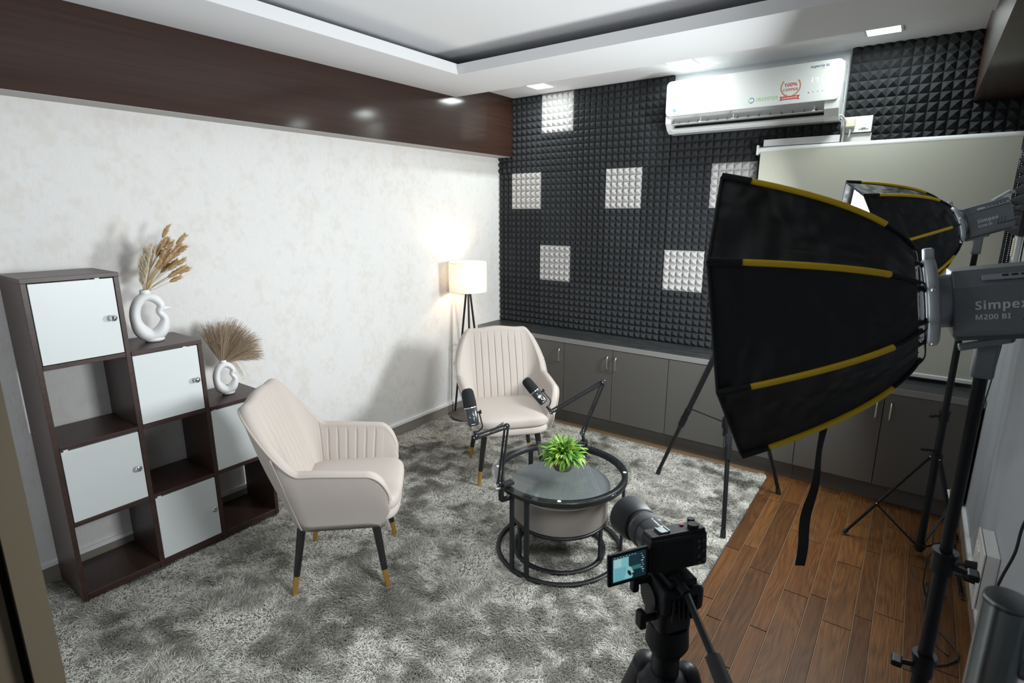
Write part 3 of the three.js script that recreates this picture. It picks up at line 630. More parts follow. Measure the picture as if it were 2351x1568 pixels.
// ------------------------------------------------------------------ nesting tables
const TX = 1.78, TZ = 1.862;
{
  const t = thing('glass_side_table', 'round black framed table with clear glass top', 'table', V(TX, 0.015, TZ), 0);
  part('glass_top', lathe([[0, 0.433], [0.343, 0.433], [0.345, 0.4355], [0.343, 0.438], [0, 0.438]], 96), M.glass, t, 'clear round glass top');
  part('top_ring', flange(0.328, 0.302, 0.028, 96).translate(0, 0.4045, 0), M.blackMetal, t);
  part('foot_ring', flange(0.322, 0.302, 0.014, 96).translate(0, 0.0, 0), M.blackMetal, t);
  for (const a of [96, -24, 216]) for (const d of [-8.3, 8.3]) {
    const q = (a + d) * Math.PI / 180; const m = part('leg', rbox(0.012, 0.40, 0.024, 0.002, 0, 0.207, 0), M.blackMetal, t);
    m.position.set(0.315 * Math.cos(q), 0, 0.315 * Math.sin(q)); m.rotation.y = -q;
  }
  for (const a of [60, 150, 240, 330]) { const q = a * Math.PI / 180; part('glass_pad', new THREE.CylinderGeometry(0.009, 0.009, 0.0012, 14).translate(0.314 * Math.cos(q), 0.4325, 0.314 * Math.sin(q)), phys({ color: C(0.8, 0.82, 0.84), roughness: 0.2 }), t); }
  const u = thing('drum_side_table', 'small round taupe drum table nested under the glass table', 'table', V(TX + 0.0, 0.015, TZ + 0.0));
  part('top', lathe([[0, 0.352], [0.243, 0.352], [0.246, 0.355], [0.246, 0.362], [0.243, 0.365], [0, 0.365]], 80), M.drumTop, u, 'grey tabletop disc');
  part('drum', lathe([[0, 0.2], [0.232, 0.2], [0.238, 0.207], [0.238, 0.343], [0.236, 0.346], [0.236, 0.351], [0, 0.351]], 80), M.drum, u, 'taupe storage drum');
  part('rim', new THREE.TorusGeometry(0.2385, 0.0028, 8, 90).rotateX(Math.PI / 2).translate(0, 0.345, 0), M.cream, u);
  part('frame_ring', flange(0.24, 0.22, 0.013, 80).translate(0, 0.187, 0), M.blackMetal, u);
  part('foot_ring', flange(0.236, 0.216, 0.014, 80), M.blackMetal, u);
  for (const a of [118, -2, 238]) { const q = a * Math.PI / 180, m = part('leg', rbox(0.012, 0.178, 0.026, 0.002, 0, 0.1, 0), M.blackMetal, u); m.position.set(0.228 * Math.cos(q), 0, 0.228 * Math.sin(q)); m.rotation.y = -q; }
}
// potted grass plant
{
  const p0 = onY(1290, 1082, 0.4535); const t = thing('potted_grass', 'small artificial plant with bright green spiky leaves on glass table', 'plant', V(p0.x - 0.012, 0.4535, p0.z - 0.03));
  t.scale.setScalar(1.18);
  part('pot', lathe([[0, 0], [0.036, 0], [0.041, 0.008], [0.049, 0.045], [0.051, 0.052], [0.047, 0.052], [0.044, 0.046], [0, 0.046]], 32), M.potBrown, t, 'dark brown pot');
  const greens = [[0.08, 0.26, 0.02], [0.14, 0.36, 0.025], [0.25, 0.48, 0.05], [0.045, 0.17, 0.018], [0.38, 0.55, 0.09]].map(c => phys({ color: C(...c), roughness: 0.45, side: THREE.DoubleSide, transmission: 0.25, thickness: 0 }));
  const leafGeos = [0, 1, 2, 3].map(v => {
    const n = 6, L = 0.056 + v * 0.005, wmax = 0.0052 + 0.0007 * v, P = [], I = [];
    for (let i = 0; i <= n; i++) { const u = i / n, w = wmax * Math.pow(Math.sin(Math.PI * Math.min(1, 0.12 + u * 0.88)), 0.8), bend = (0.7 + 0.3 * v) * u, y = L * (u - 0.14 * u * u * bend), z = L * 0.34 * u * u * bend; P.push(-w, y, z + 0.0014, 0, y, z - 0.001, w, y, z + 0.0014); }
    for (let i = 0; i < n; i++) for (const k of [0, 1]) { const a = i * 3 + k, b = a + 1, c = a + 3, d = b + 3; I.push(a, b, c, b, d, c); }
    const g = new THREE.BufferGeometry(); g.setAttribute('position', new THREE.Float32BufferAttribute(P, 3)); g.setIndex(I); g.computeVertexNormals(); return g;
  });
  for (let i = 0; i < 290; i++) {
    const f = (i + 0.5) / 290, th = Math.acos(1 - f * 1.2), a = i * 2.39996 + rr(-0.2, 0.2);
    const m = part('leaf', leafGeos[i % 4], greens[Math.floor(rnd() * greens.length)], t);
    const rad = 0.02 + 0.034 * rnd(); m.position.set(Math.cos(a) * Math.sin(th) * rad, 0.058 + Math.cos(th) * rad * 0.75, Math.sin(a) * Math.sin(th) * rad);
    m.rotation.order = 'YXZ'; m.rotation.set(Math.min(1.9, Math.max(0, th * 0.95 + rr(-0.5, 0.35))), Math.PI / 2 - a + rr(-0.5, 0.5), rr(-0.6, 0.6)); m.scale.setScalar(rr(0.8, 1.15));
  }
}

// ------------------------------------------------------------------ boom arms and microphones
function boom(label, clampAt, j0, j1, j2, outward, micTop, micLabel) {
  const t = thing('boom_arm', label, 'microphone arm', clampAt.clone());
  const c = clampAt, o = outward;
  const c2 = (w, h, d, q) => { const g = rbox(w, h, d, 0.003); g.rotateY(Math.atan2(o.x, o.z)); return g.translate(q.x, q.y, q.z); };
  wpart('clamp', [c2(0.034, 0.016, 0.062, c.clone().add(V(0, 0.012, 0)).addScaledVector(o, -0.004)), c2(0.03, 0.075, 0.014, c.clone().add(V(0, -0.03, 0)).addScaledVector(o, 0.03)), c2(0.03, 0.012, 0.05, c.clone().add(V(0, -0.063, 0)).addScaledVector(o, 0.006))], M.black, t);
  wpart('clamp_screw', [rod(c.clone().add(V(0, -0.058, 0)).addScaledVector(o, -0.005), c.clone().add(V(0, -0.032, 0)).addScaledVector(o, -0.005), 0.005), rod(c.clone().add(V(0, 0.0, 0)).addScaledVector(o, 0.034), c.clone().add(V(0, 0, 0)).addScaledVector(o, 0.062), 0.009)], M.steel, t);
  wpart('socket', rod(c.clone().add(V(0, 0.02, 0)).addScaledVector(o, 0.01), j0, 0.009, 0.008), M.black, t);
  const seg = (a, b, nm) => {
    const d = b.clone().sub(a).normalize(), side = ray(1230, 950).normalize().cross(d).normalize(), off = 0.0075;
    const m = wpart(nm, [bar(a.clone().addScaledVector(side, off), b.clone().addScaledVector(side, off), 0.0085, 0.0085, 0.002), bar(a.clone().addScaledVector(side, -off), b.clone().addScaledVector(side, -off), 0.0085, 0.0085, 0.002)], M.black, t);
    const a2 = a.clone().lerp(b, 0.06).addScaledVector(side, off * 2.6), b2 = a.clone().lerp(b, 0.55), coil = [];
    for (let k = 0; k <= 90; k++) { const u = k / 90, q = a2.clone().lerp(b2, u), w = u * 130; coil.push(q.addScaledVector(side, Math.cos(w) * 0.004).add(V(0, 0, Math.sin(w) * 0.004))); }
    wpart('spring', new THREE.TubeGeometry(new THREE.CatmullRomCurve3(coil), 360, 0.0011, 4), M.blackMetal, t);
    return m;
  };
  seg(j0, j1, 'lower_arm'); seg(j1, j2, 'upper_arm');
  for (const j of [j0, j1, j2]) {
    const view = ray(1230, 950).normalize(), k = wpart('joint', [rod(j.clone().addScaledVector(view, 0.012), j.clone().addScaledVector(view, -0.012), 0.0145, 0.0145, 18)], M.black, t);
    wpart('joint_bolt', [ball(j.clone().addScaledVector(view, -0.013).add(V(0.004, 0.006, 0)), 0.0034, 10), ball(j.clone().addScaledVector(view, -0.013).add(V(-0.006, -0.005, 0.004)), 0.0034, 10)], M.chrome, t);
  }
  // microphone: axis from its foot near j2 up to micTop
  const s = 1, axis = micTop.clone().sub(j2).normalize(), foot = j2.clone().addScaledVector(axis, 0.018);
  const g = thing('microphone', micLabel, 'microphone', foot.clone(), 0, 'podcast microphones');
  const q = new THREE.Quaternion().setFromUnitVectors(V(0, 1, 0), axis);
  const vdir = ray(1150, 930).normalize().negate(); const zl = vdir.clone().addScaledVector(axis, -vdir.dot(axis)).normalize(), xl = axis.clone().cross(zl).normalize();
  g.quaternion.setFromRotationMatrix(new THREE.Matrix4().makeBasis(xl, axis, zl));
  const H = micTop.distanceTo(foot), y0 = H - 0.172;                         // body bottom
  part('windscreen', lathe([[0, 0.166], [0.012, 0.1655], [0.021, 0.161], [0.0265, 0.15], [0.028, 0.13], [0.029, 0.095], [0.0285, 0.084], [0, 0.084]], 32).translate(0, y0, 0), M.foamMic, g, 'black foam windscreen');
  part('band', lathe([[0, 0.078], [0.0275, 0.078], [0.0282, 0.08], [0.0282, 0.084], [0.027, 0.086], [0, 0.086]], 32).translate(0, y0, 0), M.steel, g, 'silver band');
  part('body', lathe([[0, 0], [0.021, 0], [0.0245, 0.004], [0.026, 0.02], [0.0272, 0.078], [0, 0.078]], 36).translate(0, y0, 0), M.micBody, g);
  part('dial', [new THREE.TorusGeometry(0.0095, 0.0016, 8, 24).translate(0, y0 + 0.044, 0.0265), new THREE.CylinderGeometry(0.007, 0.007, 0.004, 20).rotateX(Math.PI / 2).translate(0, y0 + 0.044, 0.0265)], M.brushed, g);
  part('button', [0.062, 0.026, 0.02].map((y, i) => new THREE.CylinderGeometry(0.0024, 0.0024, 0.003, 12).rotateX(Math.PI / 2).translate(i === 2 ? 0.006 : 0, y0 + y, 0.0262)), M.brushed, g);
  part('maker_mark', box(0.016, 0.0028, 0.001, 0, y0 + 0.009, 0.0246), M.print, g);
  part('swivel_knob', [new THREE.CylinderGeometry(0.0085, 0.0085, 0.008, 16).rotateZ(Math.PI / 2).translate(0.040, y0 + 0.054, 0), new THREE.CylinderGeometry(0.004, 0.004, 0.018, 12).rotateZ(Math.PI / 2).translate(0.032, y0 + 0.054, 0)], M.black, g);
  part('yoke', [tube([V(0.034, y0 + 0.052, 0), V(0.036, y0 + 0.01, 0), V(0.036, y0 - 0.012, 0), V(0.02, y0 - 0.026, 0), V(0.002, y0 - 0.03, 0)], 0.0032, 24, 8)], M.black, g);
  part('stem', [rod(V(0, y0 - 0.062, 0), V(0, y0 - 0.024, 0), 0.0085), ], M.black, g);
  part('thread_adapter', rod(V(0, Math.min(0, y0 - 0.08), 0), V(0, y0 - 0.06, 0), 0.0055), M.steel, g);
}
{
  const d1 = 2.545, d2 = 3.05;
  const c1 = onY(1156, 1118, 0.4535); c1.y = 0.4535; const o1 = V(c1.x - TX, 0, c1.z - TZ).normalize(); const cc1 = V(TX, 0.4535, TZ).addScaledVector(o1, 0.325);
  boom('black boom arm clamped to the near edge of the glass table', cc1, at(1147, 1110, d1), at(1163, 979, d1 - 0.02), at(1093, 1003, d1 - 0.12), o1, at(1071, 889, d1 - 0.12), 'upright black microphone on the boom arm at the near table edge');
  const c2 = onY(1341, 1018, 0.4535); const o2 = V(c2.x - TX, 0, c2.z - TZ).normalize(); const cc2 = V(TX, 0.4535, TZ).addScaledVector(o2, 0.325);
  const dd = cc2.clone().sub(EYE).dot(FWD);
  boom('black boom arm raised from the far edge of the glass table', cc2, at(1337, 995, dd), at(1386, 876, dd), at(1266, 945, dd - 0.04), o2, at(1203, 868, dd - 0.04), 'tilted black microphone on the raised boom arm before the armchair seat');
}

// ------------------------------------------------------------------ floor lamp
{
  const L = V(0.185, 0.02, 0.69), t = thing('floor_lamp', 'black tripod floor lamp with glowing white drum shade', 'floor lamp', L);
  part('base', lathe([[0, 0], [0.165, 0], [0.168, 0.006], [0.166, 0.016], [0, 0.017]], 48), std({ color: C(0.10, 0.08, 0.07), roughness: 0.45 }), t);
  const hub = V(0, 1.05, 0);
  for (const a of [2.9, 0.806, 5.0]) part('leg', rod(V(Math.cos(a) * 0.145, 0.016, Math.sin(a) * 0.145), V(Math.cos(a) * 0.018, 1.05, Math.sin(a) * 0.018), 0.0085), M.blackMetal, t);
  part('hub', [new THREE.CylinderGeometry(0.026, 0.026, 0.018, 24).translate(0, 1.05, 0), new THREE.CylinderGeometry(0.008, 0.008, 0.09, 12).translate(0, 1.1, 0)], M.blackMetal, t);
  part('cross_brace', [tube([0, 1, 2, 3, 4, 5, 6, 7].map(k => V(Math.cos(k * 0.785) * 0.062, 0.62, Math.sin(k * 0.785) * 0.062)), 0.004, 40, 6, true)], M.blackMetal, t);
  const y0 = 1.055, y1 = 1.288, R = 0.151;
  part('shade', lathe([[R, y0], [R + 0.001, (y0 + y1) / 2], [R, y1]], 64), phys({ color: C(0.86, 0.82, 0.74), roughness: 0.95, transmission: 0.16, thickness: 0, side: THREE.DoubleSide }), t, 'white fabric drum shade');
  part('shade_ring', [new THREE.TorusGeometry(R, 0.0022, 6, 64).rotateX(Math.PI / 2).translate(0, y0, 0), new THREE.TorusGeometry(R, 0.0022, 6, 64).rotateX(Math.PI / 2).translate(0, y1, 0), rod(V(-R, y1 - 0.01, 0), V(R, y1 - 0.01, 0), 0.002), rod(V(0, y1 - 0.01, -R), V(0, y1 - 0.01, R), 0.002)], M.plastic, t);
  part('bulb', new THREE.SphereGeometry(0.032, 20, 14).translate(0, 1.175, 0), std({ color: C(0.9, 0.9, 0.9), emissive: C(1, 0.76, 0.5), emissiveIntensity: 6 }), t);
  const l = new THREE.PointLight(new THREE.Color().setRGB(1, 0.76, 0.52), SHADE); l.position.set(L.x, L.y + 1.175, L.z); l.castShadow = true; l.shadow.radius = 1.5; scene.add(l);
}

// ------------------------------------------------------------------ studio lights
const font = await new FontLoader().loadAsync('fonts/droid/droid_sans_bold.typeface.json');
const text = (s, size, depth = 0.0008) => new TextGeometry(s, { font, size, depth, curveSegments: 3, bevelEnabled: false });
function frame(o, a) { const u = V(0, 1, 0).addScaledVector(a, -a.y).normalize(), x = u.clone().cross(a).normalize(); o.quaternion.setFromRotationMatrix(new THREE.Matrix4().makeBasis(x, u, a)); }
function softbox(label, hub, axis, roll, lit, group) {
  const t = thing('softbox', label, 'softbox', hub, 0, group); frame(t, axis);
  const R = 0.325, L = 0.335, rad = (q) => R * (0.26 + 0.74 * Math.pow(q, 0.55));
  const dir = (k) => { const a = Math.PI / 8 + k * Math.PI / 4 + roll; return V(-Math.sin(a), Math.cos(a), 0); };
  const rib = (k, q, off = 0) => dir(k).multiplyScalar(rad(q) + off).add(V(0, 0, q * L));
  const edge = [0.03, 0.055, 0.09, 0.13, 0.18, 0.24, 0.31, 0.39, 0.48, 0.57, 0.66, 0.75, 0.84, 0.92, 1.0], nW = 8;
  for (let k = 0; k < 8; k++) {
    const P = [], UVs = [], I = [];
    edge.forEach((q, i) => { const a = rib(k, q), b = rib(k + 1, q); for (let w = 0; w <= nW; w++) { const f = w / nW, p = a.clone().lerp(b, f), sag = 0.05 * rad(q) * Math.sin(Math.PI * f) * Math.sin(Math.PI * Math.min(1, q * 1.02)); const r0 = Math.hypot(p.x, p.y); p.x *= 1 - sag / r0; p.y *= 1 - sag / r0; P.push(p.x, p.y, p.z); UVs.push(f * 0.6 + k * 0.31, q + k * 0.17); } });
    for (let i = 0; i + 1 < edge.length; i++) for (let w = 0; w < nW; w++) { const a = i * (nW + 1) + w, b = a + 1, c = a + nW + 1, d = c + 1; I.push(a, c, b, b, c, d); }
    const g = new THREE.BufferGeometry(); g.setAttribute('position', new THREE.Float32BufferAttribute(P, 3)); g.setAttribute('uv', new THREE.Float32BufferAttribute(UVs, 2)); g.setIndex(I); g.computeVertexNormals();
    part('fabric_panel', g, M.softFabricD, t);
    const curve = (q0, q1, off) => { const a = []; for (let i = 0; i <= 12; i++) a.push(rib(k, q0 + (q1 - q0) * i / 12, off)); return a; };
    const s = part('rib_sleeve', tube(curve(0.155, 0.84, 0.0035), 0.0062, 36, 8), M.yellow, t, 'yellow rib sleeve');
    part('rib_pocket', tube(curve(0.835, 1.0, 0.003), 0.0078, 14, 8), M.blackMatte, t);
    part('rib_end', tube(curve(0.02, 0.165, 0.002), 0.005, 14, 8), M.black, t);
    part('rim_hem', rod(rib(k, 1), rib(k + 1, 1), 0.004, 0.004, 8), M.blackMatte, t);
  }
  const oct = (r, z) => { const s = new THREE.Shape([...Array(8)].map((_, k) => { const d = dir(k); return new THREE.Vector2(d.x * r, d.y * r); })); return new THREE.ShapeGeometry(s).translate(0, 0, z); };
  part('diffuser', oct(R * 0.915, L - 0.03), lit ? std({ color: C(0.8, 0.8, 0.8), emissive: COOL, emissiveIntensity: 4, side: THREE.DoubleSide }) : M.diffuserOff, t, lit ? 'glowing white diffuser' : 'white diffuser');
  part('speed_ring', lathe([[0.062, -0.004], [0.08, -0.004], [0.086, 0.002], [0.086, 0.012], [0.078, 0.016], [0.062, 0.014], [0.062, -0.004]], 64).rotateX(Math.PI / 2), M.chrome, t, 'chrome speed ring');
  for (let k = 0; k < 8; k++) part('rib_socket', [rod(dir(k).multiplyScalar(0.078).add(V(0, 0, -0.004)), dir(k).multiplyScalar(0.09).add(V(0, 0, 0.014)), 0.0065)], M.black, t);
  part('ring_plate', [lathe([[0.05, -0.026], [0.084, -0.026], [0.088, -0.022], [0.088, -0.01], [0.084, -0.006], [0.05, -0.006], [0.05, -0.026]], 64).rotateX(Math.PI / 2), rbox(0.03, 0.03, 0.018, 0.004, 0, 0.092, -0.016)], M.lightPale, t);
  part('ring_bolt', [0.4, 1.6, 2.6, 4.1, 5.2].map(a => new THREE.SphereGeometry(0.0045, 10, 8).translate(Math.cos(a) * 0.087, Math.sin(a) * 0.087, -0.016)), M.steel, t);
  part('zip_cords', [0, 2, 4, 5, 6].map(k => { const d = dir(k), p = (r, z) => d.clone().multiplyScalar(r).add(V(0, 0, z)); return tube([p(0.085, -0.004), p(0.115, 0.0), p(0.135, 0.018), p(0.15, 0.035)], 0.0022, 14, 5); }), M.black, t);
  if (lit) areaLight(0.38, 0.38, COOL, lit, hub.clone().addScaledVector(axis, L - 0.022), axis);
  return t;
}
M.softFabricD = M.softFabric; M.softFabric.side = THREE.DoubleSide; M.diffuserOff.side = THREE.DoubleSide;
function studioLight(label, hub, axis, group) {
  const t = thing('studio_light', label, 'studio light', hub, 0, group); frame(t, axis);
  part('collar', lathe([[0, -0.056], [0.05, -0.056], [0.052, -0.05], [0.052, -0.03], [0.056, -0.0265], [0, -0.0265]], 48).rotateX(Math.PI / 2).translate(0, 0, 0), M.lightPale, t);
  // body: bevelled section swept along the axis
  const sec = new THREE.Shape([[-0.034, -0.064], [0.034, -0.064], [0.052, -0.05], [0.054, 0.03], [0.036, 0.058], [-0.036, 0.058], [-0.054, 0.03], [-0.052, -0.05]].map(p => new THREE.Vector2(p[0], p[1])));
  const b = new THREE.ExtrudeGeometry(sec, { depth: 0.155, bevelEnabled: true, bevelSize: 0.003, bevelThickness: 0.003, bevelSegments: 2 }).translate(0, 0, -0.205);
  part('body', b, M.lightBody, t, 'grey metal lamp body');
  part('bottom_rail', rbox(0.075, 0.016, 0.15, 0.004, 0, -0.066, -0.125), M.lightDark, t);
  for (const s of [1, -1]) {
    const m = V(s * 0.047, 0.047, -0.145);
    const strip = bar(m.clone().add(V(0, 0, -0.058)), m.clone().add(V(0, 0, 0.055)), 0.003, 0.02, 0.001, V(-s * 0.84, 0.54, 0)); part('vent_strip', strip, M.lightPale, t);
    for (let k = 0; k < 6; k++) part('vent_slot', bar(V(s * 0.0495, 0.048, -0.118 - k * 0.013), V(s * 0.0495, 0.048, -0.127 - k * 0.013), 0.0022, 0.004, 0.0008, V(-s * 0.84, 0.54, 0)), M.gap, t);
    for (let k = 0; k < 3; k++) { const w = 0.012 * k, pts = [V(s * 0.0545, 0.02 - w * 0.55, -0.205), V(s * 0.0545, 0.02 - w * 0.55, -0.172 - w), V(s * 0.0545, -0.008, -0.156 - w), V(s * 0.0545, -0.036, -0.146 - w), V(s * 0.0545, -0.036, -0.205)];
      const ch = []; for (let i = 0; i + 1 < pts.length; i++) ch.push(bar(pts[i], pts[i + 1], 0.0045, 0.003, 0.001, V(1, 0, 0))); part('cooling_rib', ch, M.lightDark, t); }
    const g1 = text('Simpex', 0.0155), g2 = text('M200 BI', 0.0095);
    const turn = s > 0 ? Math.PI / 2 : -Math.PI / 2, z0 = s > 0 ? -0.078 : -0.143;
    g1.rotateY(turn).translate(s * 0.0562, -0.012, z0); g2.rotateY(turn).translate(s * 0.0559, -0.031, z0);
    part('lettering', [g1, g2], M.print, t, 'pale grey printed name');
  }
  part('carry_handle', [bar(V(0, 0.06, -0.165), V(0, 0.082, -0.235), 0.03, 0.007, 0.003), rod(V(-0.02, 0.075, -0.235), V(0.02, 0.075, -0.235), 0.007)], M.lightPale, t);
  part('heat_fins', [...Array(6)].map((_, k) => rbox(0.09 - k * 0.006, 0.008, 0.022, 0.002, 0, 0.04 - k * 0.016, -0.212)), M.lightDark, t);
  return t;
}
function lightMount(head, hub, axis) {               // upright bracket and lever under the lamp body, in the lamp's frame but plumb
  const inv = head.quaternion.clone().invert(), m = hub.clone().addScaledVector(axis, -0.118), down = V(0, -1, 0);
  const L = (p) => p.clone().sub(hub).applyQuaternion(inv);
  const p0 = m.clone().add(V(0, -0.06, 0)), p1 = m.clone().add(V(0, -0.155, 0));
  const g = rbox(0.036, 0.10, 0.036, 0.006).translate((p0.x + p1.x) / 2, (p0.y + p1.y) / 2, (p0.z + p1.z) / 2).translate(-hub.x, -hub.y, -hub.z).applyQuaternion(inv);
  part('bracket', g, M.lightBody, head);
  part('lever', [bar(L(p0.clone().add(V(0.03, -0.012, 0.024))), L(p0.clone().add(V(-0.045, -0.038, 0.03))), 0.012, 0.014, 0.004), rod(L(p0.clone().add(V(0.028, -0.012, 0.0))), L(p0.clone().add(V(0.028, -0.012, 0.026))), 0.008)], M.lightBody, head);
  return p1;
}
function lightStand(label, x, z, top, legR, spider, legA, collars) {
  const t = thing('light_stand', label, 'light stand', V(x, 0, z), 0, 'black light stands');
  const P = (y) => V(0, y, 0);
  part('lower_tube', rod(P(0.03), P(collars[0]), 0.0165), M.black, t);
  part('middle_tube', rod(P(collars[0]), P(collars[1]), 0.0140), M.black, t);
  part('upper_tube', rod(P(collars[1]), P(top), 0.0115), M.black, t);
  collars.forEach((y, i) => { part('locking_collar', [new THREE.CylinderGeometry(0.021, 0.021, 0.045, 20).translate(0, y - 0.01, 0), new THREE.CylinderGeometry(0.0235, 0.0235, 0.01, 20).translate(0, y + 0.012, 0)], M.black, t);
    part('locking_knob', [rod(V(i % 2 ? 0.015 : -0.015, y - 0.012, 0.008), V(i % 2 ? 0.042 : -0.042, y - 0.012, 0.016), 0.006), rbox(0.022, 0.014, 0.034, 0.005, i % 2 ? 0.048 : -0.048, y - 0.012, 0.018)], M.black, t); });
  part('spider', [new THREE.CylinderGeometry(0.026, 0.026, 0.035, 20).translate(0, spider, 0)], M.black, t);
  part('brace_collar', [new THREE.CylinderGeometry(0.024, 0.024, 0.028, 20).translate(0, 0.06, 0)], M.black, t);
  part('spider_knob', [rod(V(0, spider + 0.04, 0.01), V(-0.04, spider + 0.04, 0.02), 0.006), rbox(0.03, 0.014, 0.02, 0.005, -0.055, spider + 0.04, 0.024)], M.black, t);
  for (let k = 0; k < 3; k++) {
    const a = legA + k * 2.0944, c = Math.cos(a), s = Math.sin(a), p = V(c * 0.024, spider, s * 0.024), f = V(c * legR, 0.012, s * legR);
    const leg = part('leg', bar(p, f, 0.016, 0.013, 0.004), M.black, t);
    part('foot', rod(f.clone().lerp(p, 0.03), f, 0.011, 0.010), M.rubber, leg);
    const q = p.clone().lerp(f, 0.60); part('brace', bar(q, V(c * 0.02, 0.06, s * 0.02), 0.013, 0.007, 0.002), M.black, t);
    part('rivet', [ball(q.clone().add(V(0, 0.006, 0.008)), 0.0035, 8), ball(p.clone().add(V(0, 0.004, 0.01)), 0.0035, 8)], M.steel, t);
  }
  return t;
}
{
  const H1 = V(3.089, 1.514, 2.67), A1 = V(-0.984, -0.164, 0.073).normalize();
  const s1 = softbox('large black softbox with yellow ribs and a dangling strap, seen from behind', H1, A1, 0.065, KEY1, 'octagonal softboxes');
  const l1 = studioLight('grey studio lamp behind the softbox with the dangling strap', H1, A1, 'grey studio lamps');
  const p1 = lightMount(l1, H1, A1);
  lightStand('black light stand under the softbox with the dangling strap', p1.x, p1.z, p1.y + 0.03, 0.34, 0.42, Math.PI, [0.715, 0.975]);
  { // strap hanging free below the softbox
    const a = at(1884, 985, 1.3), n = 26, P = [], I = [], w = 0.0115;
    for (let i = 0; i <= n; i++) { const u = i / n, y = a.y + 0.045 - u * 0.41, sw = 0.007 * Math.sin(u * 5.2 + 0.4) + 0.003 * Math.sin(u * 15 + 1), tw = 0.5 * Math.sin(u * 6);
      for (const s of [-1, 1]) { const q = V(a.x, y, a.z).addScaledVector(RGT, sw + s * w * Math.cos(tw)).addScaledVector(FWD, s * w * Math.sin(tw)); for (const d of [0, 0.0018]) P.push(q.x, q.y, q.z + d); } }
    for (let i = 0; i < n; i++) { const o = i * 4, e = o + 4; I.push(o, e, o + 2, o + 2, e, e + 2, o + 1, o + 3, e + 1, o + 3, e + 3, e + 1, o, o + 1, e, e, o + 1, e + 1, o + 2, e + 2, o + 3, e + 2, e + 3, o + 3); }
    const g = new THREE.BufferGeometry(); g.setAttribute('position', new THREE.Float32BufferAttribute(P, 3)); g.setIndex(I); g.computeVertexNormals();
    const inv = s1.quaternion.clone().invert(); g.translate(-H1.x, -H1.y, -H1.z).applyQuaternion(inv); part('strap', g, M.blackMatte, s1, 'black strap hanging loose');
  }
  const H2 = V(3.17, 1.631, 0.873), A2 = V(-0.90, -0.325, 0.29).normalize();
  softbox('glowing black softbox with yellow ribs before the projection screen', H2, A2, -0.29, KEY2, 'octagonal softboxes');
  const l2 = studioLight('grey studio lamp behind the glowing softbox', H2, A2, 'grey studio lamps');
  const p2 = lightMount(l2, H2, A2);
  const st2 = lightStand('black light stand under the glowing softbox', p2.x, p2.z, p2.y + 0.03, 0.325, 0.535, Math.PI, [0.76, 1.42]);
  part('sticker', bar(V(0.062, 0.43, 0.098), V(0.085, 0.36, 0.136), 0.014, 0.015, 0.002), M.plastic, st2, 'white and red sticker');
  part('sticker_stripe', bar(V(0.066, 0.425, 0.106), V(0.083, 0.372, 0.136), 0.008, 0.0155, 0.002), std({ color: C(0.5, 0.05, 0.04), roughness: 0.5 }), st2);
  const c2 = thing('lamp_power_cable', 'black power cable looping from the glowing lamp to the floor', 'cable', V(3.4, 0.004, 0.75));
  wpart('sheath', tube([V(3.34, 1.70, 0.80), V(3.42, 1.69, 0.76), V(3.445, 1.5, 0.7), V(3.44, 0.9, 0.62), V(3.36, 0.25, 0.72), V(3.32, 0.12, 0.88), V(3.36, 0.03, 1.0), V(3.30, 0.008, 1.12), V(3.36, 0.006, 1.25)], 0.003, 90, 6), M.rubber, c2);
  const c3 = thing('floor_cable', 'thin black cable bent across the wooden floor by the right wall', 'cable', V(3.34, 0.004, 1.4));
  wpart('sheath', tube([V(3.38, 0.006, 1.14), V(3.355, 0.006, 1.23), V(3.335, 0.006, 1.33), V(3.34, 0.006, 1.40), V(3.411, 0.006, 1.545), V(3.373, 0.006, 1.627), V(3.314, 0.006, 1.686), V(3.29, 0.006, 1.85), V(3.25, 0.006, 2.1)], 0.0032, 90, 6), M.rubber, c3);
  const c4 = thing('hanging_cable', 'black cable hanging from the near lamp beside the white wall', 'cable', V(3.4, 0.6, 2.65));
  wpart('sheath', tube([V(3.29, 1.56, 2.66), V(3.37, 1.54, 2.66), V(3.42, 1.40, 2.66), at(2352, 1200, 1.3), at(2330, 1270, 1.3), at(2300, 1325, 1.3), at(2284, 1362, 1.3), at(2278, 1420, 1.32), at(2290, 1560, 1.4)], 0.0032, 90, 6), M.rubber, c4);
}

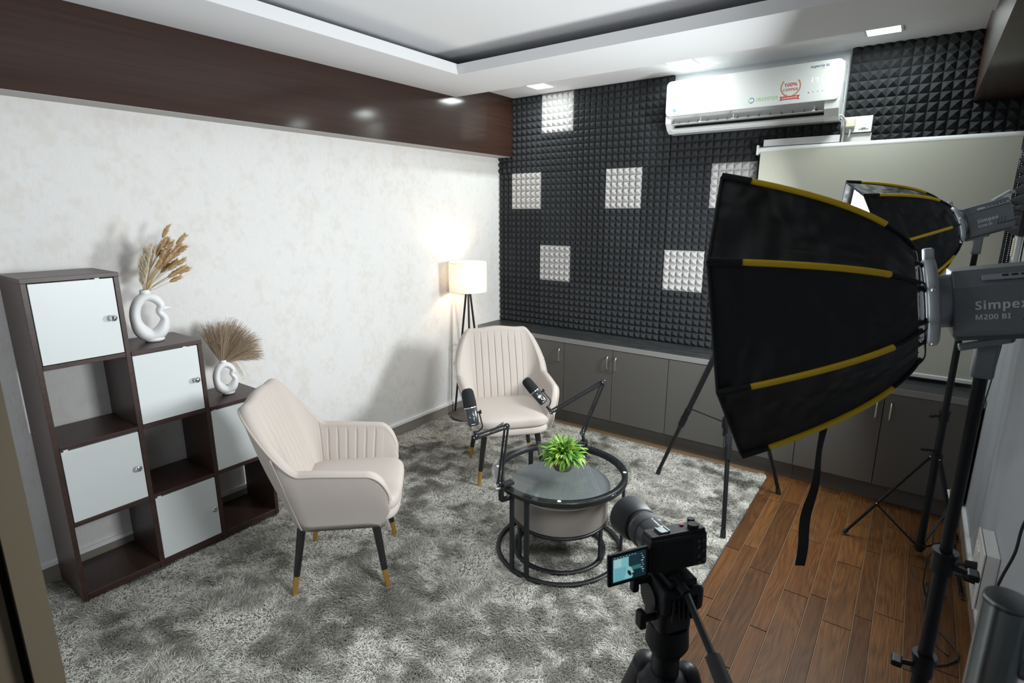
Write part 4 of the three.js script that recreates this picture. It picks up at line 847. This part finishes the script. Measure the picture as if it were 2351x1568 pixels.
// ------------------------------------------------------------------ empty tripod behind the softbox
{
  const F = [onY(1511, 1083, 0.03), onY(1660, 1228, 0.03), onY(1788, 1130, 0.012)], c = V(2.30, 0, 0.876);
  const t = thing('tripod', 'tall black tripod standing half on the rug by the cabinets', 'tripod', V(c.x, 0, c.z));
  const apex = V(c.x, 1.06, c.z);
  wpart('centre_column', [rod(V(c.x, 0.42, c.z), V(c.x, 1.3, c.z), 0.012), rod(V(c.x, 1.0, c.z), V(c.x, 1.1, c.z), 0.036, 0.03, 20)], M.black, t);
  wpart('pan_head', [rod(V(c.x, 1.28, c.z), V(c.x, 1.34, c.z), 0.028, 0.024, 20), rbox(0.06, 0.025, 0.06, 0.005, c.x, 1.36, c.z)], M.black, t);
  const hub = V(c.x, 0.50, c.z);
  wpart('spreader_hub', rod(V(c.x, 0.47, c.z), V(c.x, 0.53, c.z), 0.02), M.black, t);
  F.forEach((f, i) => {
    const o = V(f.x - c.x, 0, f.z - c.z).normalize(), p = apex.clone().addScaledVector(o, 0.035), m = p.clone().lerp(f, 0.52), m2 = p.clone().lerp(f, 0.62);
    const leg = wpart('leg', rod(p, m2, 0.017, 0.016), M.blackMetal, t);
    wpart('lower_leg', rod(m2, f, 0.0125, 0.011), M.blackMetal, t);
    wpart('leg_clamp', [rod(m2.clone().lerp(p, 0.06), m2.clone().lerp(f, 0.06), 0.0205, 0.0195, 18), bar(m.clone().lerp(p, 0.0), m.clone().lerp(f, 0.12), 0.034, 0.03, 0.006)], M.black, t);
    wpart('foot', rod(f.clone().lerp(p, 0.025), f.clone().add(V(0, -0.012, 0)), 0.0135, 0.015), M.rubber, t);
    wpart('spreader', rod(m, hub, 0.0045), M.blackMetal, t);
  });
}

// ------------------------------------------------------------------ camera on its tripod
{
  const K = at(1547, 1258, 1.02), f = V(-0.80, -0.10, -0.60).normalize();
  const t = thing('mirrorless_camera', 'black mirrorless camera with long lens and flipped out screen', 'camera', K);
  frame(t, f);                                       // +z looks out of the lens, +x is the camera's left
  const W = 0.118, H = 0.066, D = 0.042;
  part('body', [rbox(W, H, D, 0.007, 0, 0, 0, 3), rbox(0.028, H * 0.96, 0.026, 0.01, -W / 2 + 0.014, -0.001, 0.02, 3), rbox(W * 0.96, 0.008, D * 0.8, 0.003, 0, H / 2 + 0.001, 0)], M.blackMetal, t);
  part('screen_recess', rbox(0.078, 0.052, 0.003, 0.002, 0.012, -0.003, -D / 2), M.blackMatte, t);
  part('hot_shoe', [box(0.02, 0.003, 0.02, 0.026, H / 2 + 0.007, -0.002), box(0.003, 0.005, 0.02, 0.017, H / 2 + 0.0075, -0.002), box(0.003, 0.005, 0.02, 0.035, H / 2 + 0.0075, -0.002)], M.brushed, t);
  part('top_dial', [new THREE.CylinderGeometry(0.010, 0.0105, 0.009, 24).translate(-0.035, H / 2 + 0.008, -0.008), new THREE.CylinderGeometry(0.007, 0.007, 0.007, 20).translate(-0.047, H / 2 + 0.007, 0.016)], M.black, t);
  part('record_button', new THREE.CylinderGeometry(0.004, 0.004, 0.004, 16).translate(-0.02, H / 2 + 0.006, 0.006), std({ color: C(0.35, 0.03, 0.03), roughness: 0.4 }), t);
  for (const [x, y] of [[-0.038, 0.018], [-0.048, 0.018], [-0.038, 0.006], [-0.048, -0.002], [-0.038, -0.012], [-0.05, -0.02], [-0.04, -0.024]]) part('button', new THREE.CylinderGeometry(0.0032, 0.0032, 0.003, 12).rotateX(Math.PI / 2).translate(x, y, -D / 2 - 0.0005), M.lightDark, t);
  const lens = part('lens', lathe([[0, 0.02], [0.031, 0.02], [0.032, 0.03], [0.033, 0.055], [0.0345, 0.057], [0.0345, 0.085], [0.033, 0.087], [0.033, 0.1], [0, 0.1]], 48).rotateX(Math.PI / 2).translate(0.012, 0.0, 0), M.micBody, t, 'black zoom lens barrel');
  part('lens_hood', lathe([[0.032, 0.098], [0.036, 0.099], [0.041, 0.118], [0.0425, 0.15], [0.0405, 0.15], [0.039, 0.118], [0.034, 0.101], [0.032, 0.098]], 48).rotateX(Math.PI / 2).translate(0.012, 0.0, 0), M.black, lens);
  part('zoom_ring', lathe([[0.0335, 0.06], [0.0358, 0.061], [0.0358, 0.081], [0.0335, 0.082]], 48).rotateX(Math.PI / 2).translate(0.012, 0.0, 0), M.rubber, lens);
  // flip screen, swung out to the camera's left
  const cv = document.createElement('canvas'); cv.width = 512; cv.height = 384; const c = cv.getContext('2d');
  c.fillStyle = '#123038'; c.fillRect(0, 0, 512, 384); c.fillStyle = '#8fd4dc'; c.fillRect(18, 40, 250, 330);
  c.fillStyle = '#b5e8ea'; c.fillRect(30, 46, 110, 120); c.fillStyle = '#7cc6d2'; c.fillRect(36, 180, 190, 190);
  c.fillStyle = '#1a3a46'; c.fillRect(250, 20, 170, 170); c.fillStyle = '#3f7f7a'; c.fillRect(290, 196, 150, 60);
  c.fillStyle = '#9adbe2'; c.beginPath(); c.moveTo(230, 170); c.lineTo(290, 210); c.lineTo(330, 300); c.lineTo(300, 370); c.lineTo(180, 370); c.fill();
  c.fillStyle = '#0c2026'; c.beginPath(); c.ellipse(262, 290, 22, 50, -0.5, 0, 7); c.fill(); c.fillRect(300, 300, 60, 30);
  c.fillStyle = '#cfeff0'; for (let k = 0; k < 9; k++) c.fillRect(440 + (k % 3) * 12, 40 + k * 34, 10 + (k % 4) * 8, 12);
  for (let k = 0; k < 8; k++) c.fillRect(30 + k * 44, 16 + (k % 2) * 6, 22, 8);
  const tx = new THREE.CanvasTexture(cv); tx.colorSpace = THREE.SRGBColorSpace;
  const hinge = V(W / 2 + 0.002, -0.004, -D / 2 + 0.004), sc = new THREE.Group(); sc.name = 'flip_screen'; sc.position.copy(hinge); sc.rotation.y = 0.10; t.add(sc); sc.userData.label = 'flipped out monitor showing the room';
  part('screen_shell', rbox(0.084, 0.06, 0.007, 0.003, 0.046, 0.001, 0), M.black, sc);
  part('screen_hinge', rod(V(0.0, -0.022, 0), V(0.0, 0.022, 0), 0.004), M.black, sc);
  const pl = new THREE.PlaneGeometry(0.070, 0.048).rotateY(Math.PI).translate(0.046, 0.002, -0.0038);
  part('monitor', pl, std({ map: tx, emissive: C(1, 1, 1), emissiveMap: tx, emissiveIntensity: 0.55, roughness: 0.3 }), sc);
  // tripod with fluid head
  const g = V(K.x, 0, K.z), tp = thing('camera_tripod', 'black fluid head tripod carrying the mirrorless camera', 'tripod', g);
  const yb = K.y - H / 2 - 0.004;
  const tilt = (geo) => { geo.rotateY(Math.atan2(f.x, f.z)); return geo.translate(K.x, 0, K.z); };
  wpart('quick_plate', tilt(rbox(0.056, 0.014, 0.09, 0.004, 0, yb - 0.012, 0.005)), M.black, tp);
  wpart('head_body', [tilt(rbox(0.086, 0.052, 0.094, 0.012, 0, yb - 0.046, 0.0)), tilt(rbox(0.068, 0.06, 0.07, 0.014, 0.004, yb - 0.095, 0)), tilt(new THREE.CylinderGeometry(0.026, 0.026, 0.094, 24).rotateZ(Math.PI / 2).translate(0.002, yb - 0.055, 0))], M.blackMetal, tp);
  wpart('grip_ribs', [...Array(6)].map((_, k) => tilt(rbox(0.005, 0.044, 0.006, 0.002, -0.022 + k * 0.0095, yb - 0.056, -0.049))), M.black, tp);
  wpart('pan_base', [tilt(new THREE.CylinderGeometry(0.038, 0.041, 0.045, 32).translate(0, yb - 0.142, 0)), tilt(new THREE.CylinderGeometry(0.041, 0.030, 0.022, 32).translate(0, yb - 0.176, 0))], M.black, tp);
  wpart('lock_knob', [tilt(rod(V(0.04, yb - 0.025, 0.01), V(0.068, yb - 0.025, 0.01), 0.007)), tilt(rbox(0.014, 0.03, 0.016, 0.004, 0.072, yb - 0.03, 0.01)), tilt(rod(V(0.034, yb - 0.092, -0.01), V(0.062, yb - 0.092, -0.01), 0.007)), tilt(rbox(0.015, 0.034, 0.022, 0.005, 0.066, yb - 0.092, -0.01))], M.black, tp);
  wpart('neck', rod(V(K.x, yb - 0.27, K.z), V(K.x, yb - 0.18, K.z), 0.028, 0.026, 24), M.blackMetal, tp);
  // handle reaching down towards the viewer
  const h0 = at(1568, 1345, 1.0), h1 = at(1640, 1515, 0.86), h2 = at(1690, 1640, 0.78);
  wpart('pan_handle', rod(h0, h1, 0.0062), M.black, tp); wpart('handle_grip', rod(h1.clone().lerp(h0, 0.02), h2, 0.0125, 0.0135, 18), M.rubber, tp);
  wpart('handle_joint', [rod(h0.clone().add(V(-0.02, 0.01, 0)), h0.clone().lerp(h1, 0.12), 0.012, 0.01)], M.black, tp);
  const ya = yb - 0.255;
  wpart('crown', [lathe([[0.0, -0.03], [0.03, -0.03], [0.052, -0.015], [0.05, 0.0], [0.034, 0.022], [0, 0.026]], 32).translate(K.x, ya, K.z)], M.blackMetal, tp);
  wpart('centre_column', rod(V(K.x, ya - 0.35, K.z), V(K.x, ya, K.z), 0.016), M.black, tp);
  for (const a of [1.25, 3.45, 5.5]) {
    const o = V(Math.cos(a), 0, Math.sin(a)), p = V(K.x, ya + 0.002, K.z).addScaledVector(o, 0.046), q = V(K.x, 0.02, K.z).addScaledVector(o, 0.34), m = p.clone().lerp(q, 0.16);
    const leg = wpart('leg', [rod(m, p.clone().lerp(q, 0.6), 0.019, 0.018, 18), rod(p.clone().lerp(q, 0.6), q, 0.014, 0.013, 16)], M.blackMetal, tp);
    wpart('leg_shoulder', [rod(p, m, 0.026, 0.022, 20), ball(p, 0.027, 18)], M.blackMetal, tp);
  }
}

// ------------------------------------------------------------------ door handle at the right of the doorway
{
  const p = at(2316, 1376, 0.47), t = thing('door_handle', 'upright brushed steel tube door handle by the doorway', 'door handle', V(p.x, p.y - 0.45, p.z));
  const b = t.position;
  part('grip_tube', [rod(V(0, 0, 0), V(0, 0.448, 0), 0.0172, 0.0172, 36)], M.brushed, t);
  part('end_cap', [lathe([[0, 0.002], [0.0165, 0.002], [0.0172, 0], [0.0172, -0.003], [0, -0.003]], 36).translate(0, 0.449, 0)], M.brushed, t);
  for (const y of [0.39, 0.06]) part('standoff', rod(V(0.015, y, 0), V(0.075, y, 0.0), 0.0095, 0.0095, 20), M.brushed, t);
  const d = struct('door_1', span(b.x + 0.076, b.x + 0.086, 0.02, 2.12, b.z - 0.06, NZ), phys({ color: C(0.9, 0.92, 0.92), roughness: 0.03, transmission: 1, thickness: 0 }));
}

// ------------------------------------------------------------------ shag rug
{
  const X0 = 0.02, X1 = 2.47, Z0 = 0.385, Z1 = NZ - 0.02;
  const t = thing('shag_rug', 'large silver grey shag rug under the chairs and tables', 'rug', V((X0 + X1) / 2, 0.0, (Z0 + Z1) / 2));
  wpart('backing', span(X0, X1, 0.0005, 0.01, Z0, Z1), std({ color: C(0.12, 0.115, 0.105), roughness: 1 }), t);
  const P = [], I = [], seg = 3, w = 0.0013, Lh = 0.0255;
  for (let i = 0; i <= seg; i++) { const u = i / seg, ww = w * (1 - 0.75 * u * u), y = Lh * (u * 0.92 - 0.30 * u * u), z = Lh * 0.62 * u * u + Lh * 0.18 * u; P.push(-ww, y, z, ww, y, z); }
  for (let i = 0; i < seg; i++) { const a = i * 2; I.push(a, a + 1, a + 2, a + 1, a + 3, a + 2); }
  const g = new THREE.BufferGeometry(); g.setAttribute('position', new THREE.Float32BufferAttribute(P, 3)); g.setIndex(I); g.computeVertexNormals();
  const N = 780000, yarn = phys({ color: C(1, 1, 1), roughness: 0.85, specularIntensity: 0.4, side: THREE.DoubleSide, sheen: 0.25, sheenRoughness: 0.6, sheenColor: C(1, 0.98, 0.94) });
  const im = new THREE.InstancedMesh(g, yarn, N); im.name = 'pile'; im.userData.kind = 'stuff'; im.castShadow = im.receiveShadow = true;
  const m4 = new THREE.Matrix4(), q = new THREE.Quaternion(), e = new THREE.Euler(0, 0, 0, 'YXZ'), col = new THREE.Color(), sc = V(1, 1, 1), ps = V(0, 0, 0), c = t.position;
  let n = 0;
  const fb = (x, y, s) => N1(x * s, y * s, 4096) * 0.6 + N2(x * s * 2.1 + 9, y * s * 2.1, 4096) * 0.4;
  while (n < N) {
    const x = rr(X0 + 0.004, X1), z = rr(Z0, Z1 - 0.004);
    if (x < SX && z > 2.55 && z < 3.462) { if (rnd() < 0.9) continue; }
    const dirn = N1(x * 2.6 + 40, z * 2.6, 4096) * 6.0 + N2(x * 6.5, z * 6.5 + 7, 4096) * 4.2 + N3(x * 15, z * 15, 4096) * 2.0;
    const nap = fb(x + 3, z + 8, 4.2) * 0.55 + N3(x * 19 + 2, z * 19, 4096) * 0.45;                        // brushed one way or the other
    const lay = sm(0.36, 0.62, nap) * (0.35 + 0.65 * sm(0.0, 0.05, Math.min(X1 - x, z - Z0)));
    const edge = X1 - x < 0.04 ? -Math.PI / 2 : z - Z0 < 0.04 ? 0 : dirn;
    e.set(0.15 + 0.75 * lay + rr(-0.35, 0.35), edge + rr(-1.15, 1.15), rr(-0.35, 0.35)); q.setFromEuler(e);
    const s = rr(0.72, 1.12); sc.set(rr(0.8, 1.3), s, s); ps.set(x - c.x, 0.008, z - c.z); m4.compose(ps, q, sc); im.setMatrixAt(n, m4);
    const tone = 0.21 + 0.68 * sm(0.33, 0.66, nap * 0.7 + 0.3 * rnd()) + rr(-0.1, 0.12);                 // taupe and silver yarns
    const k = Math.max(0.05, tone); col.setRGB(0.12 + 0.61 * k, 0.113 + 0.595 * k, 0.092 + 0.555 * k); im.setColorAt(n, col); n++;
  }
  t.add(im);
}

scene.traverse(o => { if (o.isMesh) { o.castShadow = true; o.receiveShadow = true; } });
renderer.render(scene, camera);
